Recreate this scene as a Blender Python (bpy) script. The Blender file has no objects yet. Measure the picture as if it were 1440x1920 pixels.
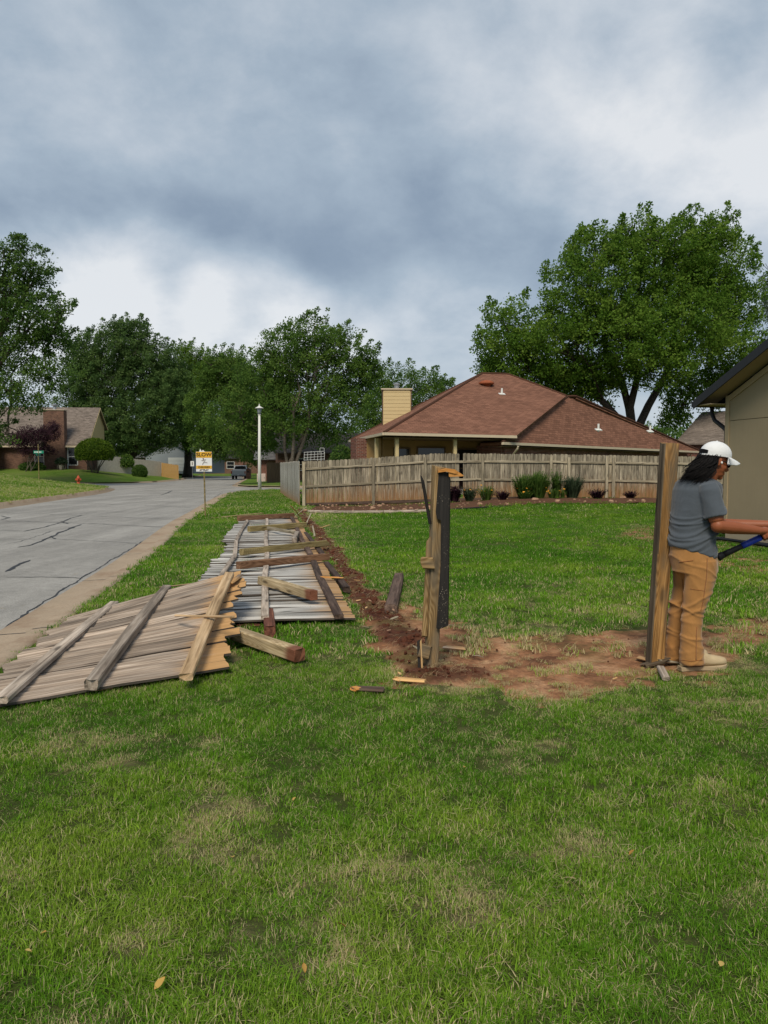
import bpy, math, random
import numpy as np
from mathutils import Vector, Matrix, noise as mnoise

# ------------------------------------------------------------------ scene, camera, sky, sun, exposure
scene = bpy.context.scene
COL = scene.collection
R = math.radians
random.seed(7)
rng = np.random.default_rng(11)

CAM_Z = 1.5
EXPO = 1.0
F = 1443.0                 # focal length in pixels of the 1440 x 1920 photograph
PITCH = -math.atan(83.0 / F)
cam_data = bpy.data.cameras.new('camera')
cam = bpy.data.objects.new('camera', cam_data)
COL.objects.link(cam)
cam.location = (0, 0, CAM_Z)
cam.rotation_euler = (R(90) + PITCH, 0, 0)
cam_data.sensor_fit = 'VERTICAL'
cam_data.sensor_height = 34.6
cam_data.sensor_width = 34.6
cam_data.lens = F / 1920 * 34.6
cam_data.clip_start = 0.05
cam_data.clip_end = 3000
scene.camera = cam

_sp, _cp = math.sin(PITCH), math.cos(PITCH)
def ray(px, py):
    u = (px - 720) / F; v = (960 - py) / F
    d = Vector((u, _cp - v * _sp, _sp + v * _cp))
    return d
def P(px, py, Y):
    """world point seen at photo pixel (px, py) standing Y metres ahead"""
    d = ray(px, py); t = Y / d.y
    return Vector((d.x * t, Y, CAM_Z + d.z * t))
def G(px, py, z=0.0):
    """world point at height z seen at photo pixel (px, py)"""
    d = ray(px, py); t = (z - CAM_Z) / d.z
    return Vector((d.x * t, d.y * t, z))

SUN_EL, SUN_AZ = 48.0, 190.0      # azimuth: clockwise from +Y (the view direction)
sd = bpy.data.lights.new('sun', 'SUN')
sd.energy = 1.5
sd.angle = R(20)
sd.color = (1.0, 0.90, 0.74)
sun = bpy.data.objects.new('sun', sd)
COL.objects.link(sun)
sun.rotation_euler = (R(90 - SUN_EL), 0, R(180 - SUN_AZ))
sun.location = (0, 0, 30)

def build_world():
    w = bpy.data.worlds.new('World'); scene.world = w; w.use_nodes = True
    nt = w.node_tree; nt.nodes.clear(); L = nt.links.new
    def n(t, **k):
        o = nt.nodes.new(t)
        for a, b in k.items(): setattr(o, a, b)
        return o
    def m(op, a, b=None, c=None, clamp=False):
        o = n('ShaderNodeMath', operation=op, use_clamp=clamp)
        for i, x in enumerate((a, b, c)):
            if x is None: continue
            if isinstance(x, (int, float)): o.inputs[i].default_value = x
            else: L(x, o.inputs[i])
        return o.outputs[0]
    tc = n('ShaderNodeTexCoord')
    nor = n('ShaderNodeVectorMath', operation='NORMALIZE'); L(tc.outputs['Generated'], nor.inputs[0])
    sep = n('ShaderNodeSeparateXYZ'); L(nor.outputs[0], sep.inputs[0])
    zz = m('ADD', m('ABSOLUTE', sep.outputs[2]), 0.50)
    cx = m('DIVIDE', sep.outputs[0], zz); cy = m('DIVIDE', sep.outputs[1], zz)
    comb = n('ShaderNodeCombineXYZ'); L(cx, comb.inputs[0]); L(cy, comb.inputs[1])
    def noi(scale, detail, rough, dist, off):
        mp = n('ShaderNodeMapping'); L(comb.outputs[0], mp.inputs[0]); mp.inputs['Location'].default_value = off
        t = n('ShaderNodeTexNoise'); L(mp.outputs[0], t.inputs['Vector'])
        t.inputs['Scale'].default_value = scale; t.inputs['Detail'].default_value = detail
        t.inputs['Roughness'].default_value = rough; t.inputs['Distortion'].default_value = dist
        return t.outputs[0]
    a = noi(1.3, 6, 0.5, 0.1, (3.1, 1.7, 0))
    b = noi(4.6, 9, 0.58, 0.12, (7.7, 2.2, 4))
    c = noi(0.35, 2, 0.4, 0.0, (1.2, 9.4, 2))
    dens = m('ADD', m('MULTIPLY', m('SUBTRACT', a, 0.5), 0.26), m('MULTIPLY', m('SUBTRACT', b, 0.5), 0.62))
    dens = m('ADD', dens, m('MULTIPLY', m('SUBTRACT', c, 0.5), 0.15))
    hz = n('ShaderNodeMapRange', interpolation_type='SMOOTHSTEP'); L(sep.outputs[2], hz.inputs[0])
    hz.inputs[1].default_value = 0.02; hz.inputs[2].default_value = 0.30; hz.inputs[3].default_value = 0.20; hz.inputs[4].default_value = 0.0
    val = m('ADD', m('ADD', dens, 0.40), hz.outputs[0])
    # broad thin and thick stretches of this cloud deck
    for px, py, rad, amp in ((1400, 110, 15, 0.34), (100, 20, 16, 0.16), (700, 20, 16, 0.18), (1050, 120, 12, 0.10), (120, 590, 8, 0.34), (280, 560, 7, 0.28),
                             (470, 605, 7, 0.34), (600, 640, 6, 0.20), (820, 650, 9, 0.14), (1420, 420, 9, 0.12), (1130, 280, 8, 0.10), (930, 390, 5, 0.10),
                             (640, 420, 14, -0.03), (640, 520, 6, -0.06)):
        d = ray(px, py).normalized()
        dt = n('ShaderNodeVectorMath', operation='DOT_PRODUCT'); L(nor.outputs[0], dt.inputs[0]); dt.inputs[1].default_value = d
        mr = n('ShaderNodeMapRange', interpolation_type='SMOOTHERSTEP'); L(dt.outputs['Value'], mr.inputs[0])
        mr.inputs[1].default_value = math.cos(R(rad)); mr.inputs[2].default_value = 1.0
        mr.inputs[3].default_value = 0; mr.inputs[4].default_value = amp
        val = m('ADD', val, m('MULTIPLY', mr.outputs[0], m('ADD', m('MULTIPLY', b, 1.3), 0.35)))
    ramp = n('ShaderNodeValToRGB'); L(val, ramp.inputs[0])
    e = ramp.color_ramp.elements
    e[0].position = 0.12; e[0].color = (0.175, 0.235, 0.32, 1)
    e[1].position = 0.95; e[1].color = (0.78, 0.80, 0.82, 1)
    for p_, c_ in ((0.34, (0.26, 0.33, 0.42, 1)), (0.52, (0.38, 0.46, 0.545, 1)), (0.72, (0.57, 0.625, 0.685, 1))):
        x = e.new(p_); x.color = c_
    sky = n('ShaderNodeTexSky', sky_type='NISHITA')
    sky.sun_disc = False; sky.sun_elevation = R(SUN_EL); sky.sun_rotation = R(SUN_AZ)
    sky.air_density = 1.0; sky.dust_density = 2.0; sky.ozone_density = 1.5
    sc = n('ShaderNodeVectorMath', operation='SCALE'); L(ramp.outputs[0], sc.inputs[0]); sc.inputs['Scale'].default_value = 10.0 * 2 ** -EXPO
    mix = n('ShaderNodeMix', data_type='RGBA'); mix.inputs[0].default_value = 0.93
    L(sky.outputs[0], mix.inputs[6]); L(sc.outputs[0], mix.inputs[7])
    bg = n('ShaderNodeBackground'); bg.inputs['Strength'].default_value = 0.1
    L(mix.outputs[2], bg.inputs[0])
    out = n('ShaderNodeOutputWorld'); L(bg.outputs[0], out.inputs[0])
build_world()

scene.view_settings.view_transform = 'Standard'
scene.view_settings.look = 'None'
scene.view_settings.exposure = EXPO
scene.view_settings.gamma = 1.0
scene.view_settings.use_curve_mapping = False
scene.render.engine = 'CYCLES'
scene.cycles.max_bounces = 6
scene.cycles.transparent_max_bounces = 8

# ------------------------------------------------------------------ helpers
def tag(o, label=None, cat=None, group=None, kind=None):
    if label: o['label'] = label
    if cat: o['category'] = cat
    if group: o['group'] = group
    if kind: o['kind'] = kind
    return o
def empty(name, loc=(0, 0, 0), rz=0.0, label=None, cat=None, group=None):
    o = bpy.data.objects.new(name, None); COL.objects.link(o)
    o.location = loc; o.rotation_euler = (0, 0, rz); o.empty_display_size = 0.2
    return tag(o, label, cat, group)
def link(name, me, mat=None, parent=None, loc=None, matrix=None):
    o = bpy.data.objects.new(name, me); COL.objects.link(o)
    if mat is not None and not me.materials: me.materials.append(mat)
    if parent is not None: o.parent = parent
    if loc is not None: o.location = loc
    if matrix is not None: o.matrix_local = matrix
    return o
def np_mesh(name, verts, faces, mat=None, smooth=False):
    """faces: (n,k) integer array, all with k corners"""
    me = bpy.data.meshes.new(name)
    verts = np.asarray(verts, dtype=np.float32); faces = np.asarray(faces, dtype=np.int32)
    nf, k = faces.shape
    me.vertices.add(len(verts)); me.vertices.foreach_set('co', verts.ravel())
    me.loops.add(nf * k); me.loops.foreach_set('vertex_index', faces.ravel())
    me.polygons.add(nf); me.polygons.foreach_set('loop_start', np.arange(nf, dtype=np.int32) * k)
    me.polygons.foreach_set('loop_total', np.full(nf, k, dtype=np.int32))
    if smooth: me.polygons.foreach_set('use_smooth', np.ones(nf, dtype=bool))
    me.update(calc_edges=True)
    if mat is not None: me.materials.append(mat)
    return me
def fattr(me, name, vals):
    a = me.attributes.new(name, 'FLOAT', 'POINT'); a.data.foreach_set('value', np.asarray(vals, dtype=np.float32))

class MB:
    def __init__(s): s.v = []; s.f = []
    def add(s, vs, fs):
        b = len(s.v); s.v += [tuple(x) for x in vs]; s.f += [tuple(i + b for i in f) for f in fs]; return s
    def box(s, x0, x1, y0, y1, z0, z1, M=None, cham=0.0):
        c = cham
        if c <= 0:
            vs = [Vector(p) for p in ((x0,y0,z0),(x1,y0,z0),(x1,y1,z0),(x0,y1,z0),(x0,y0,z1),(x1,y0,z1),(x1,y1,z1),(x0,y1,z1))]
            fs = [(3,2,1,0),(4,5,6,7),(0,1,5,4),(1,2,6,5),(2,3,7,6),(3,0,4,7)]
        else:
            vs = []
            for z, i in ((z0, c), (z0 + c, 0), (z1 - c, 0), (z1, c)):
                a = (x0 + i, x1 - i, y0 + i, y1 - i)
                q = c if i == 0 else c * .4
                vs += [Vector(p) for p in ((a[0]+q,a[2],z),(a[1]-q,a[2],z),(a[1],a[2]+q,z),(a[1],a[3]-q,z),(a[1]-q,a[3],z),(a[0]+q,a[3],z),(a[0],a[3]-q,z),(a[0],a[2]+q,z))]
            fs = [tuple(range(7, -1, -1)), tuple(range(24, 32))]
            for r in range(3):
                for k in range(8):
                    fs.append((r*8+k, r*8+(k+1)%8, r*8+8+(k+1)%8, r*8+8+k))
        if M is not None: vs = [M @ v for v in vs]
        return s.add(vs, fs)
    def tube(s, pts, rad, n=8, cap=True, ell=None):
        pts = [Vector(p) for p in pts]
        if isinstance(rad, (int, float)): rad = [rad] * len(pts)
        b = len(s.v); prev = None; m = len(pts)
        for i, p in enumerate(pts):
            t = (pts[min(i+1, m-1)] - pts[max(i-1, 0)])
            if t.length < 1e-9: t = Vector((0, 0, 1))
            t.normalize()
            if prev is None:
                ref = Vector((0, 0, 1)) if abs(t.z) < .9 else Vector((1, 0, 0))
                u = t.cross(ref).normalized()
            else:
                u = (prev - t * prev.dot(t)).normalized()
            prev = u; w = t.cross(u)
            r = rad[i]
            ru, rw = r if isinstance(r, tuple) else (r, r)
            for k in range(n):
                a = 2 * math.pi * k / n
                s.v.append(tuple(p + u * (ru * math.cos(a)) + w * (rw * math.sin(a))))
        for i in range(m - 1):
            for k in range(n):
                s.f.append((b+i*n+k, b+i*n+(k+1)%n, b+(i+1)*n+(k+1)%n, b+(i+1)*n+k))
        if cap:
            s.f.append(tuple(b + k for k in range(n - 1, -1, -1))); s.f.append(tuple(b+(m-1)*n+k for k in range(n)))
        return s
    def rings(s, rs, cap=True):
        """list of equal length point loops, skinned"""
        b = len(s.v); n = len(rs[0])
        for r in rs: s.v += [tuple(p) for p in r]
        for i in range(len(rs) - 1):
            for k in range(n):
                s.f.append((b+i*n+k, b+i*n+(k+1)%n, b+(i+1)*n+(k+1)%n, b+(i+1)*n+k))
        if cap:
            s.f.append(tuple(b + k for k in range(n - 1, -1, -1))); s.f.append(tuple(b+(len(rs)-1)*n+k for k in range(n)))
        return s
    def lathe(s, prof, n=16, M=None):
        rs = []
        for r, z in prof:
            ring = [Vector((r*math.cos(2*math.pi*k/n), r*math.sin(2*math.pi*k/n), z)) for k in range(n)]
            rs.append([M @ p for p in ring] if M is not None else ring)
        return s.rings(rs)
    def ball(s, c, r, n=14, m=9, M=None):
        rx, ry, rz = r if isinstance(r, tuple) else (r, r, r)
        rs = []
        for i in range(m + 1):
            a = -math.pi/2 + math.pi * (i + .02) / (m + .04)
            ring = [Vector((rx*math.cos(a)*math.cos(2*math.pi*k/n), ry*math.cos(a)*math.sin(2*math.pi*k/n), rz*math.sin(a))) for k in range(n)]
            if M is not None: ring = [M @ p for p in ring]
            rs.append([Vector(c) + p for p in ring])
        return s.rings(rs)
    def poly_slab(s, pts, off):
        """planar polygon pts thickened by vector off"""
        n = len(pts); off = Vector(off)
        vs = [Vector(p) for p in pts] + [Vector(p) + off for p in pts]
        fs = [tuple(range(n - 1, -1, -1)), tuple(range(n, 2*n))] + [(k, (k+1) % n, n+(k+1) % n, n+k) for k in range(n)]
        return s.add(vs, fs)
    def mesh(s, name, mat=None, smooth=False):
        me = bpy.data.meshes.new(name); me.from_pydata(s.v, [], s.f); me.update()
        if smooth: me.polygons.foreach_set('use_smooth', [True] * len(me.polygons))
        if mat is not None: me.materials.append(mat)
        return me
    def build(s, name, mat=None, parent=None, smooth=False, loc=None, fix=True):
        me = s.mesh(name, mat, smooth)
        if fix:
            import bmesh
            bm = bmesh.new(); bm.from_mesh(me); bmesh.ops.recalc_face_normals(bm, faces=bm.faces); bm.to_mesh(me); bm.free()
        return link(name, me, None, parent, loc)

def axis_matrix(p0, p1, up=(0, 0, 1)):
    """local x from p0 to p1, local z as near to up as can be"""
    x = (Vector(p1) - Vector(p0)).normalized(); z = Vector(up)
    y = z.cross(x).normalized(); z = x.cross(y)
    M = Matrix((x, y, z)).transposed().to_4x4(); M.translation = Vector(p0)
    return M

# value noise on arrays
_perm = rng.random((64, 64, 16)).astype(np.float32)
def vnoise(x, y, z=0.0):
    x = np.asarray(x, dtype=np.float64); y = np.asarray(y, dtype=np.float64); z = np.broadcast_to(np.asarray(z, dtype=np.float64), x.shape)
    xi = np.floor(x).astype(int); yi = np.floor(y).astype(int); zi = np.floor(z).astype(int)
    fx, fy, fz = x - xi, y - yi, z - zi
    fx = fx*fx*(3-2*fx); fy = fy*fy*(3-2*fy); fz = fz*fz*(3-2*fz)
    r = 0
    for a in (0, 1):
        for b in (0, 1):
            for c in (0, 1):
                wgt = (fx if a else 1-fx) * (fy if b else 1-fy) * (fz if c else 1-fz)
                r = r + wgt * _perm[(xi+a) % 64, (yi+b) % 64, (zi+c) % 16]
    return r
def fbm(x, y, z=0.0, o=4):
    s = 0; a = .5; t = 0
    for i in range(o):
        s = s + a * vnoise(np.asarray(x)*2**i + 17.3*i, np.asarray(y)*2**i + 5.1*i, np.asarray(z)*2**i + 3.3*i); t += a; a *= .5
    return s / t
def sstep(a, b, x):
    t = np.clip((np.asarray(x, dtype=float) - a) / (b - a), 0, 1); return t*t*(3-2*t)
def seg_dist(px, py, pts, closed=False):
    d = np.full(np.shape(px), 1e9)
    k = len(pts)
    for i in range(k if closed else k - 1):
        ax, ay = pts[i][:2]; bx, by = pts[(i+1) % k][:2]
        dx, dy = bx-ax, by-ay
        t = np.clip(((px-ax)*dx + (py-ay)*dy) / (dx*dx+dy*dy+1e-12), 0, 1)
        d = np.minimum(d, np.hypot(px-ax-t*dx, py-ay-t*dy))
    return d
def inside(px, py, pts):
    r = np.zeros(np.shape(px), dtype=bool); k = len(pts)
    for i in range(k):
        ax, ay = pts[i][:2]; bx, by = pts[(i+1) % k][:2]
        if ay == by: continue
        c = ((ay > py) != (by > py)) & (px < (bx-ax)*(py-ay)/(by-ay)+ax)
        r ^= c
    return r
def sdist(px, py, pts):
    d = seg_dist(px, py, pts, True)
    return np.where(inside(px, py, pts), d, -d)

# ------------------------------------------------------------------ materials
class NT:
    def __init__(s, name, rough=.8, spec=.3):
        s.m = bpy.data.materials.new(name); s.m.use_nodes = True
        s.t = s.m.node_tree; s.t.nodes.clear()
        s.out = s.n('ShaderNodeOutputMaterial'); s.b = s.n('ShaderNodeBsdfPrincipled')
        s.L(s.b.outputs[0], s.out.inputs[0])
        s.b.inputs['Roughness'].default_value = rough; s.b.inputs['Specular IOR Level'].default_value = spec
        s._tc = None
    def n(s, t, **k):
        o = s.t.nodes.new(t)
        for a, b in k.items(): setattr(o, a, b)
        return o
    def L(s, a, b): s.t.links.new(a, b)
    def setin(s, sock, x):
        if hasattr(x, 'is_output'): s.L(x, sock)
        else:
            if isinstance(x, (tuple, list)) and len(x) == 3 and sock.type == 'RGBA': x = (*x, 1)
            sock.default_value = x
    def co(s, which='Object'):
        if s._tc is None: s._tc = s.n('ShaderNodeTexCoord')
        return s._tc.outputs[which]
    def rnd(s): return s.n('ShaderNodeObjectInfo').outputs['Random']
    def math(s, op, a, b=0.0, c=None, clamp=False):
        o = s.n('ShaderNodeMath', operation=op, use_clamp=clamp)
        s.setin(o.inputs[0], a); s.setin(o.inputs[1], b)
        if c is not None: s.setin(o.inputs[2], c)
        return o.outputs[0]
    def map(s, vec, scale=(1, 1, 1), loc=(0, 0, 0), rot=(0, 0, 0)):
        o = s.n('ShaderNodeMapping'); s.L(vec, o.inputs[0]); s.setin(o.inputs['Scale'], scale); s.setin(o.inputs['Location'], loc); s.setin(o.inputs['Rotation'], rot)
        return o.outputs[0]
    def noise(s, vec, scale=5, detail=4, rough=.55, dist=0.0):
        o = s.n('ShaderNodeTexNoise'); s.L(vec, o.inputs['Vector'])
        for k, v in (('Scale', scale), ('Detail', detail), ('Roughness', rough), ('Distortion', dist)): o.inputs[k].default_value = v
        return o.outputs[0]
    def ramp(s, fac, stops):
        o = s.n('ShaderNodeValToRGB'); s.L(fac, o.inputs[0]); e = o.color_ramp.elements
        e[0].position = stops[0][0]; e[0].color = (*stops[0][1], 1); e[1].position = stops[-1][0]; e[1].color = (*stops[-1][1], 1)
        for p, c in stops[1:-1]: x = e.new(p); x.color = (*c, 1)
        return o.outputs[0]
    def mix(s, fac, a, b, mode='MIX'):
        o = s.n('ShaderNodeMix', data_type='RGBA', blend_type=mode); s.setin(o.inputs[0], fac); s.setin(o.inputs[6], a); s.setin(o.inputs[7], b)
        return o.outputs[2]
    def mr(s, x, a, b, c=0.0, d=1.0, smooth=False):
        o = s.n('ShaderNodeMapRange', clamp=True)
        if smooth: o.interpolation_type = 'SMOOTHSTEP'
        s.setin(o.inputs[0], x)
        for i, v in enumerate((a, b, c, d)): o.inputs[i+1].default_value = v
        return o.outputs[0]
    def bump(s, h, strength=.4, dist=.02):
        o = s.n('ShaderNodeBump'); s.L(h, o.inputs['Height']); o.inputs['Strength'].default_value = strength; o.inputs['Distance'].default_value = dist
        s.L(o.outputs[0], s.b.inputs['Normal'])
    def col(s, c): s.setin(s.b.inputs['Base Color'], c)
    def hsv(s, c, v=1.0, sat=1.0, h=.5):
        o = s.n('ShaderNodeHueSaturation'); s.setin(o.inputs['Color'], c); s.setin(o.inputs['Value'], v); s.setin(o.inputs['Saturation'], sat); s.setin(o.inputs['Hue'], h)
        return o.outputs[0]
    def attr(s, name, typ='GEOMETRY'):
        o = s.n('ShaderNodeAttribute', attribute_type=typ, attribute_name=name); return o

def plain(name, c, var=.15, scale=8, rough=.7, spec=.3, bump=.1, metal=0.0, bscale=None, bdist=.01):
    k = NT(name, rough, spec); v = k.co()
    f = k.noise(v, scale, 5, .6)
    k.col(k.mix(f, tuple(x * (1 - var) for x in c), tuple(min(1, x * (1 + var)) for x in c)))
    k.b.inputs['Metallic'].default_value = metal
    if bump: k.bump(k.noise(v, bscale or scale * 6, 4, .6), bump, bdist)
    return k.m

def wood(name, dark, mid, light, grain=(1.6, 38, 38), stain=None, rough=.85, bump=.5, rings=0.0, vary=.28, knots=True, blot=.35, green=None, smix=.92):
    """weathered wood, grain along local x"""
    k = NT(name, rough, .2)
    r = k.rnd(); off = k.n('ShaderNodeCombineXYZ')
    k.L(k.math('MULTIPLY', r, 53.0), off.inputs[0]); k.L(k.math('MULTIPLY', r, 31.0), off.inputs[1]); k.L(k.math('MULTIPLY', r, 17.0), off.inputs[2])
    add = k.n('ShaderNodeVectorMath', operation='ADD'); k.L(k.co(), add.inputs[0]); k.L(off.outputs[0], add.inputs[1])
    v = add.outputs[0]
    g = k.noise(k.map(v, grain), 1.0, 7, .62, .7)
    if rings:
        fld = k.noise(k.map(v, (.75, 5.5, 5.5)), 1.0, 1.2, .4, .25)
        wv = k.math('ADD', k.math('MULTIPLY', k.math('SINE', k.math('MULTIPLY', fld, 210.0)), .20), .5)
        g = k.math('ADD', k.math('MULTIPLY', g, 1 - rings), k.math('MULTIPLY', wv, rings))
    c = k.ramp(g, ((.30, dark), (.48, mid), (.70, light)))
    big = k.noise(k.map(v, (.9, 5, 5)), 2.0, 4, .6)
    c = k.hsv(c, k.mr(big, .3, .7, 1 - blot, 1 + blot))
    if knots:
        vo = k.n('ShaderNodeTexVoronoi'); k.L(k.map(v, (1.6, 7, 7)), vo.inputs['Vector']); vo.inputs['Scale'].default_value = 1.0
        c = k.mix(k.mr(vo.outputs['Distance'], .07, .16, .75, 0), c, tuple(x * .35 for x in dark))
    if green:
        gcol, g0, g1 = green
        c = k.mix(k.mr(k.noise(k.map(v, (.8, 3, 3)), 2.5, 4), g0, g1), c, gcol)
    c = k.hsv(c, k.mr(r, 0, 1, 1 - vary, 1 + vary))
    if stain:
        sc, x0, x1 = stain
        sx = k.n('ShaderNodeSeparateXYZ'); k.L(k.co(), sx.inputs[0])
        xx = k.math('ADD', sx.outputs[0], k.math('MULTIPLY', k.math('SUBTRACT', k.noise(k.map(v, (1.5, 14, 14)), 1.0, 4), .5), abs(x1 - x0) * 1.1))
        f = k.mr(xx, x0, x1, 1, 0, True)
        sc2 = k.mix(g, tuple(x * .55 for x in sc), tuple(min(1, x * 1.35) for x in sc))
        c = k.mix(k.math('MULTIPLY', f, smix), c, sc2)
    k.col(c); k.bump(g, bump, .006)
    return k.m

M = {}
M['picket'] = wood('weathered picket', (.070, .058, .042), (.235, .203, .148), (.39, .345, .262), stain=((.29, .140, .050), -.05, 1.0), vary=.26, blot=.5, smix=.8)
M['picket_fallen'] = wood('fallen grey picket', (.17, .16, .145), (.41, .392, .36), (.62, .60, .56), grain=(1.2, 42, 42), stain=((.44, .25, .10), .0, .50), vary=.36, blot=.3)
M['picket_front'] = wood('brown grey picket', (.11, .08, .06), (.30, .232, .175), (.48, .40, .325), grain=(1.2, 46, 46), stain=((.54, .31, .125), .10, .40), vary=.42, blot=.4)
M['rail'] = wood('weathered rail', (.10, .08, .055), (.31, .265, .185), (.48, .42, .315), blot=.3)
M['rail_grey'] = wood('silver rail', (.12, .092, .07), (.33, .27, .215), (.52, .445, .37), blot=.4, grain=(1.2, 30, 30))
M['rail_tan'] = wood('tan rail', (.19, .12, .06), (.42, .29, .165), (.58, .43, .27), blot=.25, grain=(1.2, 30, 30))
M['rail_dark'] = wood('dark wet rail', (.035, .022, .017), (.085, .055, .042), (.15, .105, .08), blot=.35)
M['post_green'] = wood('greenish treated post', (.095, .075, .03), (.22, .17, .07), (.36, .29, .15), grain=(1.2, 24, 24), rings=.3, vary=.1)
M['post_brown'] = wood('brown post', (.07, .035, .02), (.18, .095, .052), (.32, .19, .115), grain=(1.2, 24, 24), rings=.35, vary=.1)
M['post_tan'] = wood('pale treated post', (.17, .115, .055), (.40, .30, .17), (.56, .46, .30), grain=(1.2, 24, 24), rings=.35, vary=.05, stain=((.17, .055, .03), .05, .15))
M['post_red'] = wood('red brown post', (.05, .02, .014), (.13, .05, .032), (.23, .10, .06), vary=.1)
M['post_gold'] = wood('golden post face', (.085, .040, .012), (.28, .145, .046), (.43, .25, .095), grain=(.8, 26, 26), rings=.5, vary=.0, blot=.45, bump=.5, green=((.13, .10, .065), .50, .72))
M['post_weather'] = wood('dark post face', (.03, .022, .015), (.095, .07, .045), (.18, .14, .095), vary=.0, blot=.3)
M['split'] = wood('fresh split wood', (.34, .17, .06), (.60, .36, .15), (.74, .52, .27), grain=(1.5, 60, 60), vary=.1, knots=False, blot=.2)
M['split_orange'] = wood('orange split wood', (.36, .14, .03), (.60, .27, .07), (.75, .42, .15), grain=(1.5, 60, 60), vary=.1, knots=False, blot=.2)
M['post_broken'] = wood('broken post', (.075, .042, .017), (.23, .145, .062), (.37, .26, .135), grain=(1.0, 30, 30), rings=.45, vary=.0, blot=.45, green=((.15, .125, .09), .48, .70))
M['picket_gap_shade'] = wood('picket edge with painted gap shade', (.03, .024, .02), (.085, .07, .058), (.16, .135, .115), vary=.2, knots=False)  # board sides coloured dark to stand in for shade in the gaps
M['char'] = wood('black weathered face', (.010, .009, .009), (.021, .019, .018), (.04, .036, .033), vary=.0, blot=.3, knots=False)
def char_specks():
    k = NT('black face with pale specks', .75, .25)
    v = k.co(); vo = k.n('ShaderNodeTexVoronoi'); k.L(k.map(v, (55, 120, 120)), vo.inputs['Vector']); vo.inputs['Scale'].default_value = 1.0
    msk = k.math('MULTIPLY', k.mr(vo.outputs['Distance'], .12, .24, 1, 0), k.mr(k.noise(v, 6, 4, .7), .5, .6))
    c = k.ramp(k.noise(k.map(v, (2, 40, 40)), 1, 6), ((.3, (.008, .007, .007)), (.7, (.030, .027, .025))))
    k.col(k.mix(msk, c, (.42, .36, .28))); k.bump(k.noise(k.map(v, (4, 40, 40)), 1.5, 6), .6, .006)
    return k.m
M['char_specks'] = char_specks()

def asphalt():
    k = NT('asphalt', .9, .2); v = k.co()
    fine = k.noise(v, 60, 3, .8); big = k.noise(v, .35, 5, .6); streak = k.noise(k.map(v, (1.2, .12, 1), rot=(0, 0, R(-9))), 1.2, 5, .6)
    c = k.ramp(fine, ((.25, (.15, .143, .13)), (.5, (.30, .288, .265)), (.75, (.45, .435, .40))))
    c = k.hsv(c, k.mr(big, .3, .7, .82, 1.15)); c = k.hsv(c, k.mr(streak, .35, .65, .85, 1.12)); c = k.hsv(c, k.mr(k.noise(v, 9, 5, .7), .3, .7, .84, 1.14))
    k.col(c); k.bump(fine, .5, .008); return k.m
M['asphalt'] = asphalt()
M['tar'] = plain('crack tar', (.035, .036, .04), .2, 12, .6, .3, .2)
def concrete(name, c, dirt):
    k = NT(name, .9, .2); v = k.co()
    f = k.noise(v, 3, 6, .65); fine = k.noise(v, 50, 3, .7)
    a = k.mix(f, tuple(x * .75 for x in c), tuple(x * 1.15 for x in c))
    a = k.mix(k.mr(k.noise(v, 1.1, 5, .7), .48, .68, 0, .75), a, dirt); a = k.hsv(a, k.mr(fine, .3, .7, .85, 1.12))
    k.col(a); k.bump(fine, .3, .005); return k.m
M['gutter'] = concrete('kerb concrete', (.40, .31, .22), (.25, .16, .10))
M['concrete'] = concrete('pale concrete', (.42, .38, .33), (.30, .25, .20))

def grass_ground():
    k = NT('lawn', .95, .1); v = k.co()
    a1 = k.noise(v, .55, 5, .6); a2 = k.noise(v, 7, 5, .7); a3 = k.noise(v, 45, 3, .75)
    c = k.ramp(a1, ((.3, (.070, .140, .014)), (.5, (.096, .172, .020)), (.7, (.128, .190, .032))))
    c = k.mix(k.mr(a2, .45, .72, 0, .55), c, (.125, .15, .05))
    c = k.hsv(c, k.mr(a3, .25, .75, .55, 1.35))
    c = k.mix(k.attr('thatch').outputs['Fac'], c, k.mix(a2, (.026, .040, .009), (.062, .068, .020)))
    dry = k.attr('dry').outputs['Fac']
    c = k.mix(k.math('MULTIPLY', dry, k.mr(a2, .3, .6)), c, (.20, .165, .085))
    # bare earth
    soil = k.ramp(k.noise(v, 2.2, 6, .65), ((.36, (.14, .065, .036)), (.5, (.35, .172, .088)), (.64, (.52, .31, .175))))
    soil = k.hsv(soil, k.mr(k.noise(v, 22, 5, .7), .25, .75, .6, 1.3))
    dk = k.attr('trench').outputs['Fac']
    dsoil = k.ramp(k.noise(v, 16, 6, .7), ((.3, (.040, .014, .009)), (.55, (.105, .040, .024)), (.8, (.19, .09, .055))))
    soil = k.mix(dk, soil, dsoil)
    soil = k.mix(k.mr(k.noise(v, 1.3, 5, .65), .50, .64, 0, .7), soil, (.145, .115, .040))
    soil = k.mix(k.mr(k.noise(k.map(v, loc=(7, 3, 0)), 3.4, 6, .7), .54, .66, 0, .8), soil, (.095, .048, .028))
    dirt = k.math('ADD', k.attr('dirt').outputs['Fac'], k.math('MULTIPLY', k.math('SUBTRACT', k.noise(v, 5, 6, .7), .5), .9))
    c = k.mix(k.mr(dirt, .38, .58, 0, 1, True), c, soil)
    k.col(c)
    h = k.math('ADD', k.math('MULTIPLY', a3, .5), k.noise(v, 14, 6, .7))
    k.bump(h, .8, .03); return k.m
M['lawn'] = grass_ground()

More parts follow.
